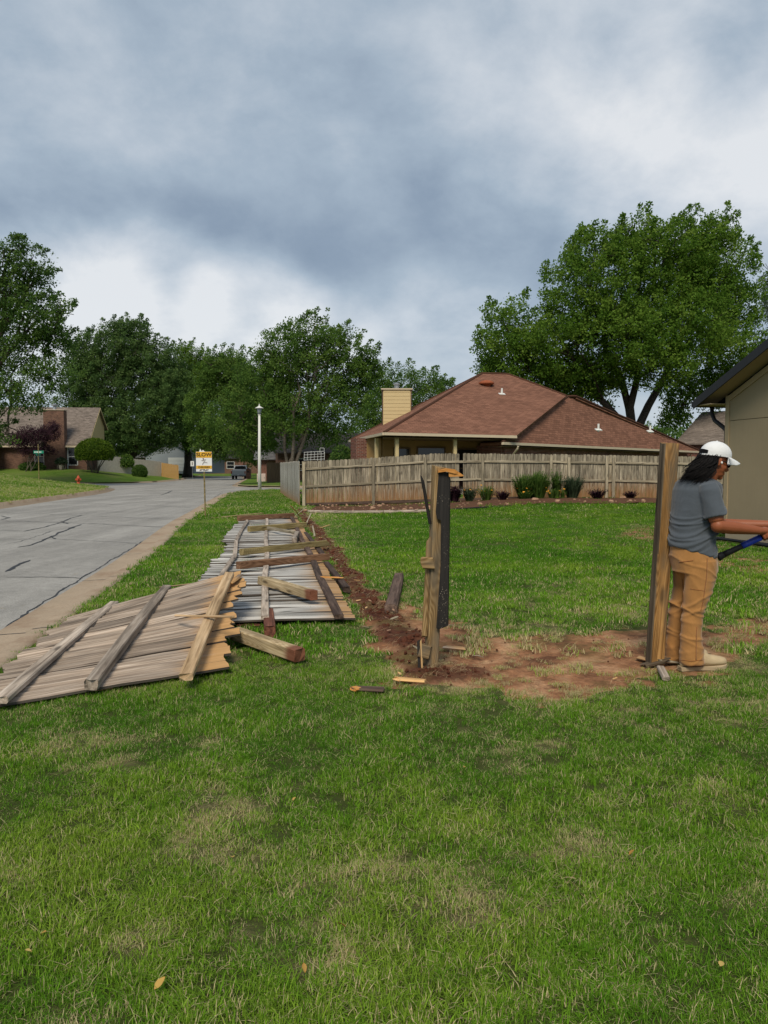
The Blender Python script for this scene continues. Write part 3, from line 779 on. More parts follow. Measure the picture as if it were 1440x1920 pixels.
near_t = [tuft('grass_tuft', 60, .055, .014, .032, .0023, 1.0), tuft('grass_tuft', 52, .050, .018, .042, .0025, .75), tuft('grass_tuft', 56, .060, .010, .026, .0023, 1.4)]
mid_t = [tuft('grass_tuft', 44, .10, .025, .058, .0065, .8), tuft('grass_tuft', 40, .11, .020, .048, .0065, 1.0)]
far_t = [tuft('grass_tuft', 46, .20, .025, .060, .013, .8)]
PR = near_t + mid_t + far_t
def grass():
    P_, A = [], {k: [] for k in ('var', 'rz', 'tx', 'ty', 'scl', 'hue', 'dry')}
    for y0, y1, den, vs in ((1.3, 3.2, 820, (0, 1, 2)), (3.2, 6.0, 560, (0, 1, 2)), (6.0, 9.5, 300, (0, 1, 2, 3)), (9.5, 14, 130, (3, 4)), (14, 22, 70, (3, 4)), (22, 31, 34, (5,)), (31, 53, 12, (5,))):
        w1 = y1*.56 + 1.2; n = int(den*(y1 - y0)*2*w1)
        y = rng.uniform(y0, y1, n); x = rng.uniform(-w1, w1, n)
        k = (np.abs(x) < y*.56 + 1.2) & (x > xr(y) + rng.uniform(-.02, .05, n)) & ~((x > 6.6 - .215*(y-16.5)) & (y > 7) & (y < 16.6))
        k &= ~((y > 29.2) & (x > -3.3) & (y < 34))
        x, y = x[k], y[k]; n = len(x)
        d, t, dr = masks(x, y)
        pat = fbm(x*.7 + 9, y*.7, 5.0); pat2 = fbm(x*2.5, y*2.5, 1.0); sm = fbm(x*8, y*8, 3.0)
        thin = np.clip(1.15 - d*1.35 - np.clip(dr - .55, 0, 1)*.35, 0.0, 1)
        thin = np.maximum(thin, (sm > .59)*.45*(1-t))
        k = rng.random(n) < thin
        x, y, d, t, dr, pat, pat2, sm = [a[k] for a in (x, y, d, t, dr, pat, pat2, sm)]; n = len(x)
        P_.append(np.stack([x, y, H(x, y)], 1))
        A['var'].append(rng.choice(vs, n)); A['rz'].append(rng.uniform(0, 6.28, n)); A['tx'].append(rng.normal(0, .12, n)); A['ty'].append(rng.normal(0, .12, n))
        A['scl'].append((.50 + 1.0*pat2*(.4+sm))*rng.uniform(.75, 1.3, n)*(1 - .35*dr))
        green = np.maximum(sstep(8, 12, y)*sstep(-3.0, .6, x), .6*sstep(8, 11, y)*(x < -3.2))
        A['hue'].append(np.clip(.45 + 1.6*(pat - .5) + 1.0*(pat2 - .5) + rng.normal(0, .16, n) - .20*green, 0, 1))
        A['dry'].append(np.clip((.11 + .80*dr**1.3 + .5*d + .55*np.clip(sm - .5, 0, 1) + rng.normal(0, .05, n))*(1 - .75*green), 0, .95))
    n = 9000; y = rng.uniform(24, 61, n); x = xl(y) - rng.random(n)**1.2*24 - .1     # raised lawn across the road
    P_.append(np.stack([x, y, HL(x, y)], 1)); pat = fbm(x*.5, y*.5, 5.0); A['var'].append(np.full(n, 5)); A['rz'].append(rng.uniform(0, 6.28, n)); A['tx'].append(rng.normal(0, .1, n)); A['ty'].append(rng.normal(0, .1, n))
    A['scl'].append(rng.uniform(.9, 1.7, n)); A['hue'].append(np.clip(.75 + 1.4*(pat - .5) + rng.normal(0, .12, n), 0, 1)); A['dry'].append(np.clip(.16 + .5*(pat - .4), .05, .6))
    A = {k: np.concatenate(v) for k, v in A.items()}
    scatter('grass', np.concatenate(P_), A, PR, 'mown grass blades with dry straw tips across the yard', 'grass')
grass()

# clods of earth, straw and roots turned up along the fence line
def clod(i):
    mb = MB(); mb.ball((0, 0, 0), (1, .85, .7), 7, 5)
    me = mb.mesh('clod', M['clod'])
    for v in me.vertices: v.co *= 1 + .45*mnoise.noise(v.co*1.7 + Vector((i*9, 0, 0)))
    return bpy.data.objects.new('clod', me)
def straw(i):
    V = []; Fq = []; tone = []
    for b in range(9):
        a = random.uniform(0, 6.28); p = Vector((random.uniform(-.05, .05), random.uniform(-.05, .05), random.uniform(.002, .02))); L_ = random.uniform(.05, .11); w = random.uniform(.0009, .0020)
        bend = random.uniform(-.22, .22); z1 = random.uniform(-.1, .9); tt = random.random(); bi = len(V)
        for s in range(4):
            V += [tuple(p + Vector((0, 0, w))), tuple(p - Vector((-math.sin(a)*w, math.cos(a)*w, 0)))]; tone += [tt, tt]
            p = p + Vector((math.cos(a), math.sin(a), z1))*(L_/3); a += bend; z1 -= .25
        for s in range(3): Fq.append((bi+s*2, bi+s*2+1, bi+s*2+3, bi+s*2+2))
    me = np_mesh('straw', V, Fq, M['straw']); fattr(me, 'tone', tone); return bpy.data.objects.new('straw', me)
def litter():
    cl = [clod(i) for i in range(3)]; st = [straw(i) for i in range(4)]
    n = 60000; y = rng.uniform(4.5, 27, n); x = rng.uniform(-4.5, 7, n)
    d, t, dr = masks(x, y)
    k = rng.random(n) < (t*.9 + .035*d)*np.interp(y, [4, 9, 27], [1, .8, .35]); x1, y1 = x[k], y[k]; m_ = len(x1)
    tt = t[k]
    pts = np.stack([x1, y1, H(x1, y1) + .03*tt*rng.random(m_) + .012*tt], 1)
    scatter('earth_clods', pts, dict(var=rng.integers(0, 3, m_), rz=rng.uniform(0, 6.28, m_), tx=rng.uniform(0, 3, m_), ty=rng.uniform(0, 3, m_), scl=rng.gamma(2.0, .0045, m_)*(.5 + .7*tt) + .003), cl, 'dark red clods of earth turned up along the old fence line', 'soil')
    n = 90000; y = rng.uniform(4.3, 27, n); x = rng.uniform(-4.5, 7, n)
    d, t, dr = masks(x, y)
    k = rng.random(n) < np.clip(.38*t + .22*np.clip(dr, 0, 1)*(d*.6 + .25) + .03*d, 0, 1)*np.interp(y, [4, 9, 27], [.75, .5, .25]); x1, y1, tt = x[k], y[k], t[k]; m_ = len(x1)
    n = 300; yf = rng.uniform(1.6, 6.5, n); xf = rng.uniform(-1, 1, n)*(yf*.56 + .8); d, t, dr = masks(xf, yf)
    kk = (rng.random(n) < (.10 + .55*dr**2)) & (xf > xr(yf) + .05); xf, yf = xf[kk], yf[kk]
    x1 = np.concatenate([x1, xf]); y1 = np.concatenate([y1, yf]); tt = np.concatenate([tt, np.full(len(xf), .5)]); m_ = len(x1)
    scatter('dry_straw', np.stack([x1, y1, H(x1, y1) + .03*tt], 1), dict(var=rng.integers(0, 4, m_), rz=rng.uniform(0, 6.28, m_), tx=rng.normal(0, .15, m_), ty=rng.normal(0, .15, m_), scl=rng.uniform(.30, .65, m_)), st, 'dry straw and torn roots lying on the bare earth', 'straw')
litter()
def scraps():
    pr = []
    for i in range(3):
        mb = MB(); L_ = (.05, .08, .035)[i]; mb.rings([[Vector((x, y*w, z)) for y, z in ((-1, 0), (1, 0), (1, .004), (-1, .004))] for x, w in ((0, .004), (L_*.3, .007), (L_*.8, .006), (L_, .001))]); me = mb.mesh('splinter', (M['split'], M['rail'], M['stone'])[i]); pr.append(bpy.data.objects.new('splinter', me))
    n = 30000; y = rng.uniform(4.6, 24, n); x = rng.uniform(-4, 5, n); d, t, dr = masks(x, y)
    k = rng.random(n) < (.05*t + .010*d); x, y, t = x[k], y[k], t[k]; m_ = len(x)
    scatter('wood_scraps', np.stack([x, y, H(x, y) + .012 + .04*t], 1), dict(var=rng.integers(0, 3, m_), rz=rng.uniform(0, 6.28, m_), tx=rng.normal(0, .25, m_), ty=rng.normal(0, .25, m_), scl=rng.uniform(.5, 1.6, m_)), pr, 'small wood splinters and pebbles scattered on the bare earth', 'scraps')
scraps()

# ------------------------------------------------------------------ timber shapes
def picket_mesh(name, L_, w, t, mat, ear=.035, jag=0.0, warp=.004, seed=0, segs=7, wedge=0.0, edge=False):
    """board along +x from 0 to L_, width along y, thickness along z; dog-eared at x = L_"""
    rr = random.Random(seed); rs = []
    xs = [L_*i/segs for i in range(segs)] + [L_ - ear, L_]
    for i, x in enumerate(xs):
        e = ear*.9 if (x == L_ and ear > 0) else 0
        wob = rr.uniform(-1, 1)*warp; wz = warp*2.2*mnoise.noise((x*1.4, seed*3.7, 0))
        hw = w*.5 + rr.uniform(-1, 1)*.0015
        ring = [(x, -hw+e+wob*.4, -t/2+wz), (x, 0, -t/2+wz), (x, hw-e+wob*.4, -t/2+wz), (x, hw-e+wob*.4, t/2+wz), (x, 0, t/2+wz*1.2), (x, -hw+e+wob*.4, t/2+wz)]
        if i == 0 and jag: ring = [(x + jag*mnoise.noise((p[1]*40+seed, seed*1.3, 0)) + wedge*p[1], p[1], p[2]) for p in ring]
        rs.append([Vector(p) for p in ring])
    mb = MB(); mb.rings(rs); me = mb.mesh(name, mat)
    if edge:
        me.materials.append(M['picket_gap_shade'])
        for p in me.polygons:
            if abs(p.normal.y) > .7: p.material_index = 1  # side faces take the painted gap shade
    return me
def post_mesh(name, L_, w, h, mat, j0=0.0, j1=0.0, seed=0, n=9, ch=.008, taper=0.0, bend=0.0, spike=None):
    """square post along +x, chamfered edges, ends broken by j0 / j1"""
    rr = random.Random(seed); rs = []
    base = []
    for sx, sy in ((-1, -1), (1, -1), (1, 1), (-1, 1)):
        for q in (0, 1):
            a = ch if (q == 0) == (sx*sy > 0) else 0
            b = ch - a
            base.append((sx*(w/2 - a), sy*(h/2 - b)))
    base = [(-w/2+ch, -h/2), (0, -h/2), (w/2-ch, -h/2), (w/2, -h/2+ch), (w/2, 0), (w/2, h/2-ch), (w/2-ch, h/2), (0, h/2), (-w/2+ch, h/2), (-w/2, h/2-ch), (-w/2, 0), (-w/2, -h/2+ch)]
    for i in range(n + 1):
        x = L_*i/n; s = 1 - taper*i/n; bz = bend*math.sin(math.pi*i/n)
        ring = []
        for k, (y, z) in enumerate(base):
            dx = 0
            nz = mnoise.noise((y*22 + seed, z*22, seed*2.1 + i))
            if i == 0: dx = -j0*abs(nz)*2
            if i == n: dx = j1*nz*2
            if i == n and spike: dx += spike*(.5 + y/w)
            wv = .003*mnoise.noise((x*3 + seed, k*.7, 0))
            ring.append(Vector((x + dx, y*s + wv, z*s + wv + bz)))
        rs.append(ring)
    mb = MB(); mb.rings(rs); return mb.mesh(name, mat)
def beam(name, p0, p1, w, h, mat, label=None, cat='post', parent=None, up=(0, 0, 1), group=None, **k):
    p0, p1 = Vector(p0), Vector(p1)
    me = post_mesh(name, (p1 - p0).length, w, h, mat, **k)
    o = link(name, me, None, parent); o.matrix_local = axis_matrix(p0, p1, up)
    if label: tag(o, label, cat, group)
    return o

# ------------------------------------------------------------------ long fallen run of fence
near_r = G(668, 1160, .06); far_r = G(556, 968, .08)
line_d = Vector((far_r.x - near_r.x, far_r.y - near_r.y, 0)); run_len = line_d.length; line_d.normalize()
fall_d = Vector((-line_d.y, line_d.x, 0))            # towards the road
fall_rz = math.atan2(fall_d.y, fall_d.x)
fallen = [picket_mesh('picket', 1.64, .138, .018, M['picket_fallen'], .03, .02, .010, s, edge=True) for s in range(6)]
names = ['nearest section of the long fallen fence, white and broad, under two loose posts', 'second section of the long fallen fence, beyond the splintered short post', 'third section of the long fallen fence, crossed by the brown post',
         'fourth section of the long fallen fence, crossed by the greenish post', 'fifth section of the long fallen fence, with short boards lying on it', 'farthest section of the long fallen fence, beside the standing corner post']
NS = 6; sec = run_len/NS
side_wave = [0, .03, -.03, .05, .02, -.02]
for k in range(NS):
    o0 = near_r + line_d*(sec*k)
    root = empty('fallen_fence_section', (o0.x, o0.y, 0), fall_rz, names[k], 'fence section', 'sections of the long fallen fence')
    n = 17; pw = sec/n
    shift = side_wave[k]
    for i in range(n):
        yy = -(i + .5)*pw
        z = .055 + .02*mnoise.noise((k*3 + i*.25, 1, 0)) + .01*math.sin((k + i/n)*2.1)
        p = link('picket', random.choice(fallen), None, root)
        p.location = (random.uniform(-.012, .012) + .012*math.sin(i*.4 + k), yy, z + random.uniform(-.004, .004))
        p.rotation_euler = (random.gauss(0, .03), random.gauss(-.004, .006), random.gauss(0, .006))
        p.scale = (random.uniform(.985, 1.015) + shift, pw/.138*random.uniform(.89, .975), 1)
    for xx, mt, ww, hh in ((.17, M['rail_dark'], .088, .04), (.86, M['rail_grey'], .075, .04), (1.40, M['rail_grey'], .07, .04)):
        wob = .05 if xx > 1.1 else .015
        a = Vector((xx + wob*math.sin(k*2.3), .01 if k else .05, .094 + random.uniform(0, .012))); b = Vector((xx + wob*math.sin((k+1)*2.3), -sec + .012, .094 + random.uniform(0, .015)))
        beam('rail', a, b, ww, hh, mt, parent=root, seed=k*7 + int(xx*10), j0=.006, j1=.006, bend=.012)

def on_run(px0, py0, px1, py1, z0, z1, w, h, mat, name, label, cat='post', **k):
    return beam(name, G(px0, py0, z0), G(px1, py1, z1), w, h, mat, label, cat, **k)
on_run(447, 1060, 612, 1044, .165, .15, .10, .10, M['post_brown'], 'loose_post', 'dark brown square post lying across the long fallen fence', j0=.01, j1=.05, seed=3)
on_run(453, 1035, 612, 1018, .165, .15, .095, .10, M['post_green'], 'loose_post', 'greenish square post lying across the long fallen fence', j0=.01, j1=.05, seed=4)
on_run(467, 992, 572, 984, .17, .16, .10, .12, M['post_green'], 'loose_post', 'shorter greenish post lying across the far part of the fallen fence', j0=.01, j1=.04, seed=5)
on_run(447, 972, 550, 966, .17, .15, .10, .13, M['post_brown'], 'loose_post', 'reddish brown post lying across the far end of the fallen fence', j0=.01, j1=.08, seed=6)
on_run(588, 1116, 500, 1090, .17, .17, .095, .10, M['post_tan'], 'splintered_post', 'short pale post with red brown end and splintered tip lying on the nearest section', j0=.02, j1=.03, seed=8, spike=.16)
on_run(556, 999, 503, 990, .17, .18, .06, .06, M['rail'], 'short_board', 'thin short board lying slantwise on the far part of the fallen fence', 'board', j0=.02, j1=.02, seed=9)
on_run(552, 1013, 557, 1000, .15, .16, .09, .09, M['rail_grey'], 'wood_block', 'small grey block of post beside the slanting short board', 'wood block', j0=.01, j1=.02, seed=10)
on_run(398, 971, 492, 962, .03, .10, .16, .02, M['post_green'], 'loose_board', 'flat mossy board lying on grass beyond the far end of the fallen fence', 'board', j0=.02, j1=.05, seed=11)
on_run(560, 1228, 440, 1187, .075, .09, .10, .10, M['post_tan'], 'loose_post', 'pale post with rotten red end lying on the grass in front of the fallen fence', j0=.035, j1=.02, seed=12)
on_run(506, 1184, 503, 1150, .06, .05, .10, .10, M['post_red'], 'post_stub', 'red brown post end sticking out from under the nearest fallen section', j0=.02, seed=13)
on_run(466, 1172, 466, 1150, .025, .025, .22, .018, M['post_red'], 'loose_board', 'red brown board end on the grass under the near edge of the fallen fence', 'board', j0=.03, seed=14)
on_run(733, 1142, 748, 1082, .055, .055, .13, .10, M['rail_dark'], 'dark_timber', 'dark weathered timber lying on bare earth by the trench', 'timber', j0=.02, j1=.05, seed=15, ch=.02)
on_run(608, 1082, 638, 1083, .13, .11, .10, .012, M['split_orange'], 'wood_splinter', 'bright orange splinter on the bottom rail of the fallen fence', 'splinter', j0=.06, j1=.04, seed=16)
on_run(612, 1057, 650, 1105, .06, .06, .085, .07, M['rail_dark'], 'dark_rail', 'dark rotten rail lying along the trench beside the fallen fence', 'rail', j0=.03, j1=.05, seed=17)
on_run(573, 1000, 607, 1043, .06, .06, .09, .06, M['rail_dark'], 'dark_rail', 'dark rotten rail along the trench beside the far part of the fallen fence', 'rail', j0=.03, j1=.05, seed=27)
on_run(718, 1293, 664, 1291, .03, .03, .075, .022, M['rail_dark'], 'wood_chip', 'grey wood chip with orange broken end in the grass left of the broken post', 'wood chip', j0=.01, j1=.03, seed=18)
on_run(663, 1292, 672, 1290, .035, .034, .07, .02, M['split_orange'], 'wood_chip', 'small orange broken tip of the grey wood chip in the grass', 'wood chip', j0=.01, j1=.0, seed=28)
on_run(796, 1277, 744, 1273, .025, .03, .065, .02, M['split'], 'wood_splinter', 'pale yellow splinter at the foot of the broken post', 'splinter', j0=.02, j1=.05, seed=19)
on_run(866, 1216, 832, 1213, .03, .03, .055, .02, M['picket_fallen'], 'wood_chip', 'silver grey wood chip on bare earth right of the broken post', 'wood chip', j0=.04, j1=.05, seed=20)
on_run(1249, 1272, 1238, 1251, .03, .04, .055, .03, M['rail_grey'], 'wood_block', 'small grey wood block at the foot of the tall golden post', 'wood block', j0=.01, j1=.02, seed=21)
on_run(1222, 1238, 1196, 1232, .02, .02, .08, .012, M['picket_fallen'], 'wood_chip', 'flat grey chip beside the tall golden post', 'wood chip', j0=.04, j1=.04, seed=22)
for i, (a, b, c, d) in enumerate(((573, 985, 583, 962), (560, 965, 545, 948), (590, 1005, 586, 985), (600, 990, 618, 984), (553, 968, 575, 950))):
    on_run(a, b, c, d, .04, [.25, .5, .12, .05, .3][i], .035, .012, M['split'] if i % 2 else M['rail'], 'wood_splinter', ['leaning pale splinter by the trench near the corner post', 'thin splintered slat leaning on the standing corner post', 'short upright splinter by the far trench', 'thin flat splinter in dry grass by the far trench', 'bent slat end at the foot of the corner post'][i], 'splinter', j1=.06, seed=40 + i)

# ------------------------------------------------------------------ brown panel lying in front
BL, BR_ = G(-92, 1337, .03), G(424, 1254, .045)
TR, TL = G(454, 1078, .39), G(128, 1163, .05)
fp = empty('fallen_fence', BR_, 0, 'weathered brown fence panel with orange picket ends lying on the grass by the kerb', 'fence')
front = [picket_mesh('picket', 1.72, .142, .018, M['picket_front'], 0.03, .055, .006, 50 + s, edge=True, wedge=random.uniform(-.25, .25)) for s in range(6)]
n = 18
def pan(u, v): return BR_.lerp(TR, v).lerp(BL.lerp(TL, v), u)
pn = (TR - BR_).cross(BL - BR_).normalized()
if pn.z < 0: pn = -pn
for i in range(n):
    v = (i + .5)/n
    a, b = pan(random.uniform(-.03, .035), v), pan(random.uniform(.97, 1.03), v)
    if i in (9, 10): a = pan(.10 if i == 9 else .02, v + (.006 if i == 9 else -.012))
    if i > 9: a = a + pn*.03
    me = random.choice(front); L_ = (b - a).length
    p = link('picket', me, None, fp); Mx = axis_matrix(a, b, pn + Vector((random.gauss(0, .035), random.gauss(0, .05), 0))); Mx.translation = a - BR_ + pn*random.uniform(0, .012)
    p.matrix_local = Mx @ Matrix.Diagonal((L_/1.72, (TR - BR_).length/n/.142*random.uniform(.88, .97), 1, 1))
def prail(px0, py0, z0, px1, py1, z1, mt, w, h, sd_, **k):
    a, b = G(px0, py0, z0) - BR_, G(px1, py1, z1) - BR_
    return beam('rail', a, b, w, h, mt, parent=fp, up=pn, seed=sd_, **k)
prail(2, 1312, .085, 214, 1131, .15, M['rail_grey'], .085, .045, 31, j0=.012, j1=.01, bend=.01)
prail(172, 1283, .085, 313, 1103, .27, M['rail_grey'], .088, .07, 32, j0=.03, j1=.01, bend=.02)
prail(349, 1268, .105, 430, 1077, .44, M['rail_tan'], .092, .05, 33, j0=.02, j1=.01, bend=.01)
beam('broken_slat', G(330, 1154, .27) - BR_, G(436, 1157, .33) - BR_, .035, .015, M['rail_tan'], parent=fp, up=pn, seed=34, j0=.03, j1=.02)
on_run(302, 1101, 432, 1087, .03, .33, .05, .015, M['rail_tan'], 'loose_strip', 'thin tan strip of wood along the far edge of the brown fence panel', 'wood strip', j0=.03, j1=.02, seed=35)
on_run(170, 1293, 212, 1287, .02, .02, .08, .015, M['split'], 'wood_splinter', 'flat splinter under the near edge of the brown fence panel', 'splinter', j0=.04, j1=.04, seed=36)
on_run(432, 1093, 452, 1078, .40, .42, .06, .016, M['picket_front'], 'loose_strip', 'short strip of wood at the top corner of the brown fence panel', 'wood strip', j0=.02, j1=.03, seed=37)

# ------------------------------------------------------------------ broken post
bp0 = G(806, 1252, 0.0)
sc = 1443/bp0.y
def bp(px, py, dy=0.0): return P(px, py, bp0.y + dy) - Vector((bp0.x, bp0.y, 0))
bpost = empty('broken_post', (bp0.x, bp0.y, 0), 0, 'broken square post with a black weathered slab split off its side', 'post')
a, b = bp(808, 1262), bp(823, 876)
core = link('post', post_mesh('post', (b - a).length, .085, .095, M['post_broken'], .02, .035, 61, 14, .006), None, bpost); core.matrix_local = axis_matrix(a, b, (.25, -1, 0))
a, b = bp(797, 1190, -.015), bp(806, 1010, -.01)
sd2 = link('split_face', post_mesh('split_face', (b - a).length, .045, .03, M['post_broken'], .02, .05, 62, 8, .006), None, bpost); sd2.matrix_local = axis_matrix(a, b, (-.5, -1, 0))
# black slab: polygon outline thickened
out = [(822, 1180), (838, 1174), (842, 900), (839, 886), (822, 884), (820, 905), (816, 960), (818, 972), (826, 976), (825, 1060), (821, 1120), (817, 1178)]
mb = MB(); mb.poly_slab([bp(x + 1, y, -.075) for x, y in out], (.012, .05, 0)); slab = mb.build('black_slab', M['char_specks'], bpost)
Mx = axis_matrix(bp(820, 1178, -.06), bp(832, 886, -.06), (0, -1, 0)); slab.data.transform(Mx.inverted()); slab.matrix_local = Mx
# torn splinter bent over the top
mb = MB()
pts = [bp(821, 884, -.07), bp(836, 881, -.075), bp(852, 884, -.08), bp(869, 892, -.08)]
mb.rings([[p + Vector((0, -w, h)) , p + Vector((0, w, h)), p + Vector((0, w, -h)), p + Vector((0, -w, -h))] for p, w, h in zip(pts, (.03, .035, .03, .006), (.008, .012, .016, .003))])
mb.poly_slab([bp(841, 884, -.1), bp(853, 883, -.1), bp(868, 893, -.1), bp(842, 894, -.1)], (0, .03, 0)); mb.build('torn_splinter', M['split_orange'], bpost)
beam('dark_splinter', bp(806, 980, -.02), bp(793, 905, -.03), .022, .028, M['char'], parent=bpost, seed=63, j0=.02, j1=.03, spike=.05, up=(0, -1, 0))
beam('rail_stub', bp(794, 1055, -.05), bp(813, 1056, -.06), .045, .085, M['post_broken'], parent=bpost, seed=64, j0=.015, j1=.01, up=(0, 0, 1))
beam('rail_stub', bp(787, 1219, -.06), bp(806, 1224, -.06), .05, .10, M['post_broken'], parent=bpost, seed=65, j0=.02, j1=.01)
beam('lower_splinter', bp(788, 1262, -.06), bp(786, 1208, -.06), .03, .03, M['char'], parent=bpost, seed=66, j1=.03, up=(0, -1, 0))
beam('lower_splinter', bp(792, 1268, -.08), bp(789, 1206, -.08), .014, .022, M['split'], parent=bpost, seed=67, j1=.03, up=(0, -1, 0))

# ------------------------------------------------------------------ tall golden post
gp = G(1228, 1245, 0.0); GP = Vector((gp.x, gp.y, 0))
gpost = empty('leaning_post', GP, 0, 'tall thick golden post leaning beside the person in the white cap', 'post')
a = P(1227.5, 1243, gp.y) - GP; b = P(1255.5, 831, gp.y + .03) - GP
axis = (b - a); ang = R(27)
up = Vector((-math.sin(ang)*1.0, -math.cos(ang), 0))      # outward normal of the broad golden face turned slightly left
up = Vector((math.sin(R(4)), -math.cos(R(4)), 0))
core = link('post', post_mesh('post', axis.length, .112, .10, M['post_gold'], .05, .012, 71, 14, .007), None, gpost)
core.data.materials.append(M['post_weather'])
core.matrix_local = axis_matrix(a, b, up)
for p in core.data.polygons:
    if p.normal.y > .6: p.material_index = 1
beam('rotten_foot', P(1212, 1247, gp.y - .03) - GP, P(1246, 1239, gp.y - .05) - GP, .08, .03, M['post_weather'], parent=gpost, seed=72, j0=.05, j1=.06)
beam('rotten_foot', P(1240, 1239, gp.y - .05) - GP, P(1274, 1242, gp.y - .02) - GP, .05, .02, M['rail'], parent=gpost, seed=73, j0=.03, j1=.04)

# ------------------------------------------------------------------ standing fence behind the yard
FY = 30.0
def fence_top(px):   # photo height of the picket tops along the fence
    return float(np.interp(px, [527, 563, 640, 700, 780, 806, 808, 860, 980, 1140, 1300, 1450], [866, 865, 862, 858, 853, 852, 850, 850, 851, 853, 856, 860]))
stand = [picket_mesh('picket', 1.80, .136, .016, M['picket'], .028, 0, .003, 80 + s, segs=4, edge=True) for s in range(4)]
fc = P(566, 952, FY)
bf = empty('wooden_fence', (fc.x, FY, 0), 0, 'weathered dog-eared picket fence with orange mud stains behind the yard', 'fence')
x = fc.x + .10; i = 0
post_px = [570, 700, 798, 905, 1033, 1066, 1137, 1150, 1258, 1390]
while x < 14.2:
    px = 720 + x/FY*F; zt = P(px, fence_top(px), FY).z; hb = H1(x, FY)
    if not (861 < px < 868):
        p = link('picket', random.choice(stand), None, bf)
        hgt = zt - hb - .04 + random.uniform(-.015, .015)
        p.matrix_local = Matrix.Translation((x - fc.x, .03 + random.uniform(-.003, .003), zt - hgt + random.uniform(-.012, .012))) @ Matrix(((0, -1, 0, 0), (0, 0, -1, 0), (1, 0, 0, 0), (0, 0, 0, 1))) @ Matrix.Diagonal((hgt/1.80, 1, 1, 1))
    x += .1455; i += 1
for k in range(len(post_px) - 1):
    for rel in (.165, .56):
        pa, pb = post_px[k], post_px[k+1]
        def rz_(px): return P(px, fence_top(px), FY).z - 1.80*rel
        a = Vector((P(pa, 900, FY).x - fc.x + .05, -.01, rz_(pa) + random.uniform(-.015, .015))); b = Vector((P(pb, 900, FY).x - fc.x - .03, -.01, rz_(pb) + random.uniform(-.015, .015)))
        beam('rail', a, b, .035, .085, M['rail'], parent=bf, seed=k*3, up=(0, 0, 1), n=4)
for k, px in enumerate(post_px):
    q = P(px, fence_top(px), FY); tl = [0, 0, -.02, 0, 0, .005, .0, .0, 0, 0][k]
    beam('post', (q.x - fc.x, -.075, H1(q.x, FY) - .1), (q.x - fc.x + tl, -.075, q.z - .05 - .03*(k % 3)), .105, .09, M['rail'], parent=bf, seed=90 + k, up=(0, -1, 0), j1=.01, n=5)
beam('kickboard', (.1, -.02, H1(fc.x, FY) + .06), (9.0, -.02, H1(5.5, FY) + .06), .02, .11, M['rail_dark'], parent=bf, seed=99)
# fence running away along the street side
sf = empty('side_fence', (fc.x - .08, FY + .05, 0), 0, 'silver grey picket fence running away from the corner beside the street lawn', 'fence')
s_end = P(528, 905, 46.0); L_ = math.hypot(s_end.x - fc.x, s_end.y - FY); sdv = Vector((s_end.x - fc.x, s_end.y - FY, 0)).normalized()
k = 0; t = .12
silver = [picket_mesh('picket', 1.80, .136, .016, M['picket_fallen'] if s == 1 else M['picket'], .028, 0, .003, 180 + s, segs=4) for s in range(4)]
while t < L_:
    ps = sdv*t; dcur = FY + ps.y
    top = 866 + (870 - 866)*t/L_; zt = P(540, np.interp(t, [0, L_], [866, 868.5]), dcur).z + .02
    p = link('picket', silver[1] if k % 3 else silver[0], None, sf)
    ax = Matrix((( 0, sdv.x, -sdv.y, 0), (0, sdv.y, sdv.x, 0), (1, 0, 0, 0), (0, 0, 0, 1)))
    p.matrix_local = Matrix.Translation(ps + Vector((0, 0, zt - 1.80 + random.uniform(-.02, .02)))) @ ax
    t += .145; k += 1
for z in (.5, 1.45):
    beam('rail', Vector((0.09, .05, z)), sdv*L_ + Vector((.09, 0, z)), .035, .085, M['rail'], parent=sf, seed=5)
for j in range(7):
    q = sdv*(L_*j/6.0) + Vector((.13, 0, 0)); beam('post', q + Vector((0, .1, -.1)), q + Vector((0, .1, 1.75)), .09, .09, M['rail'], parent=sf, seed=200 + j, up=(0, -1, 0), n=4)

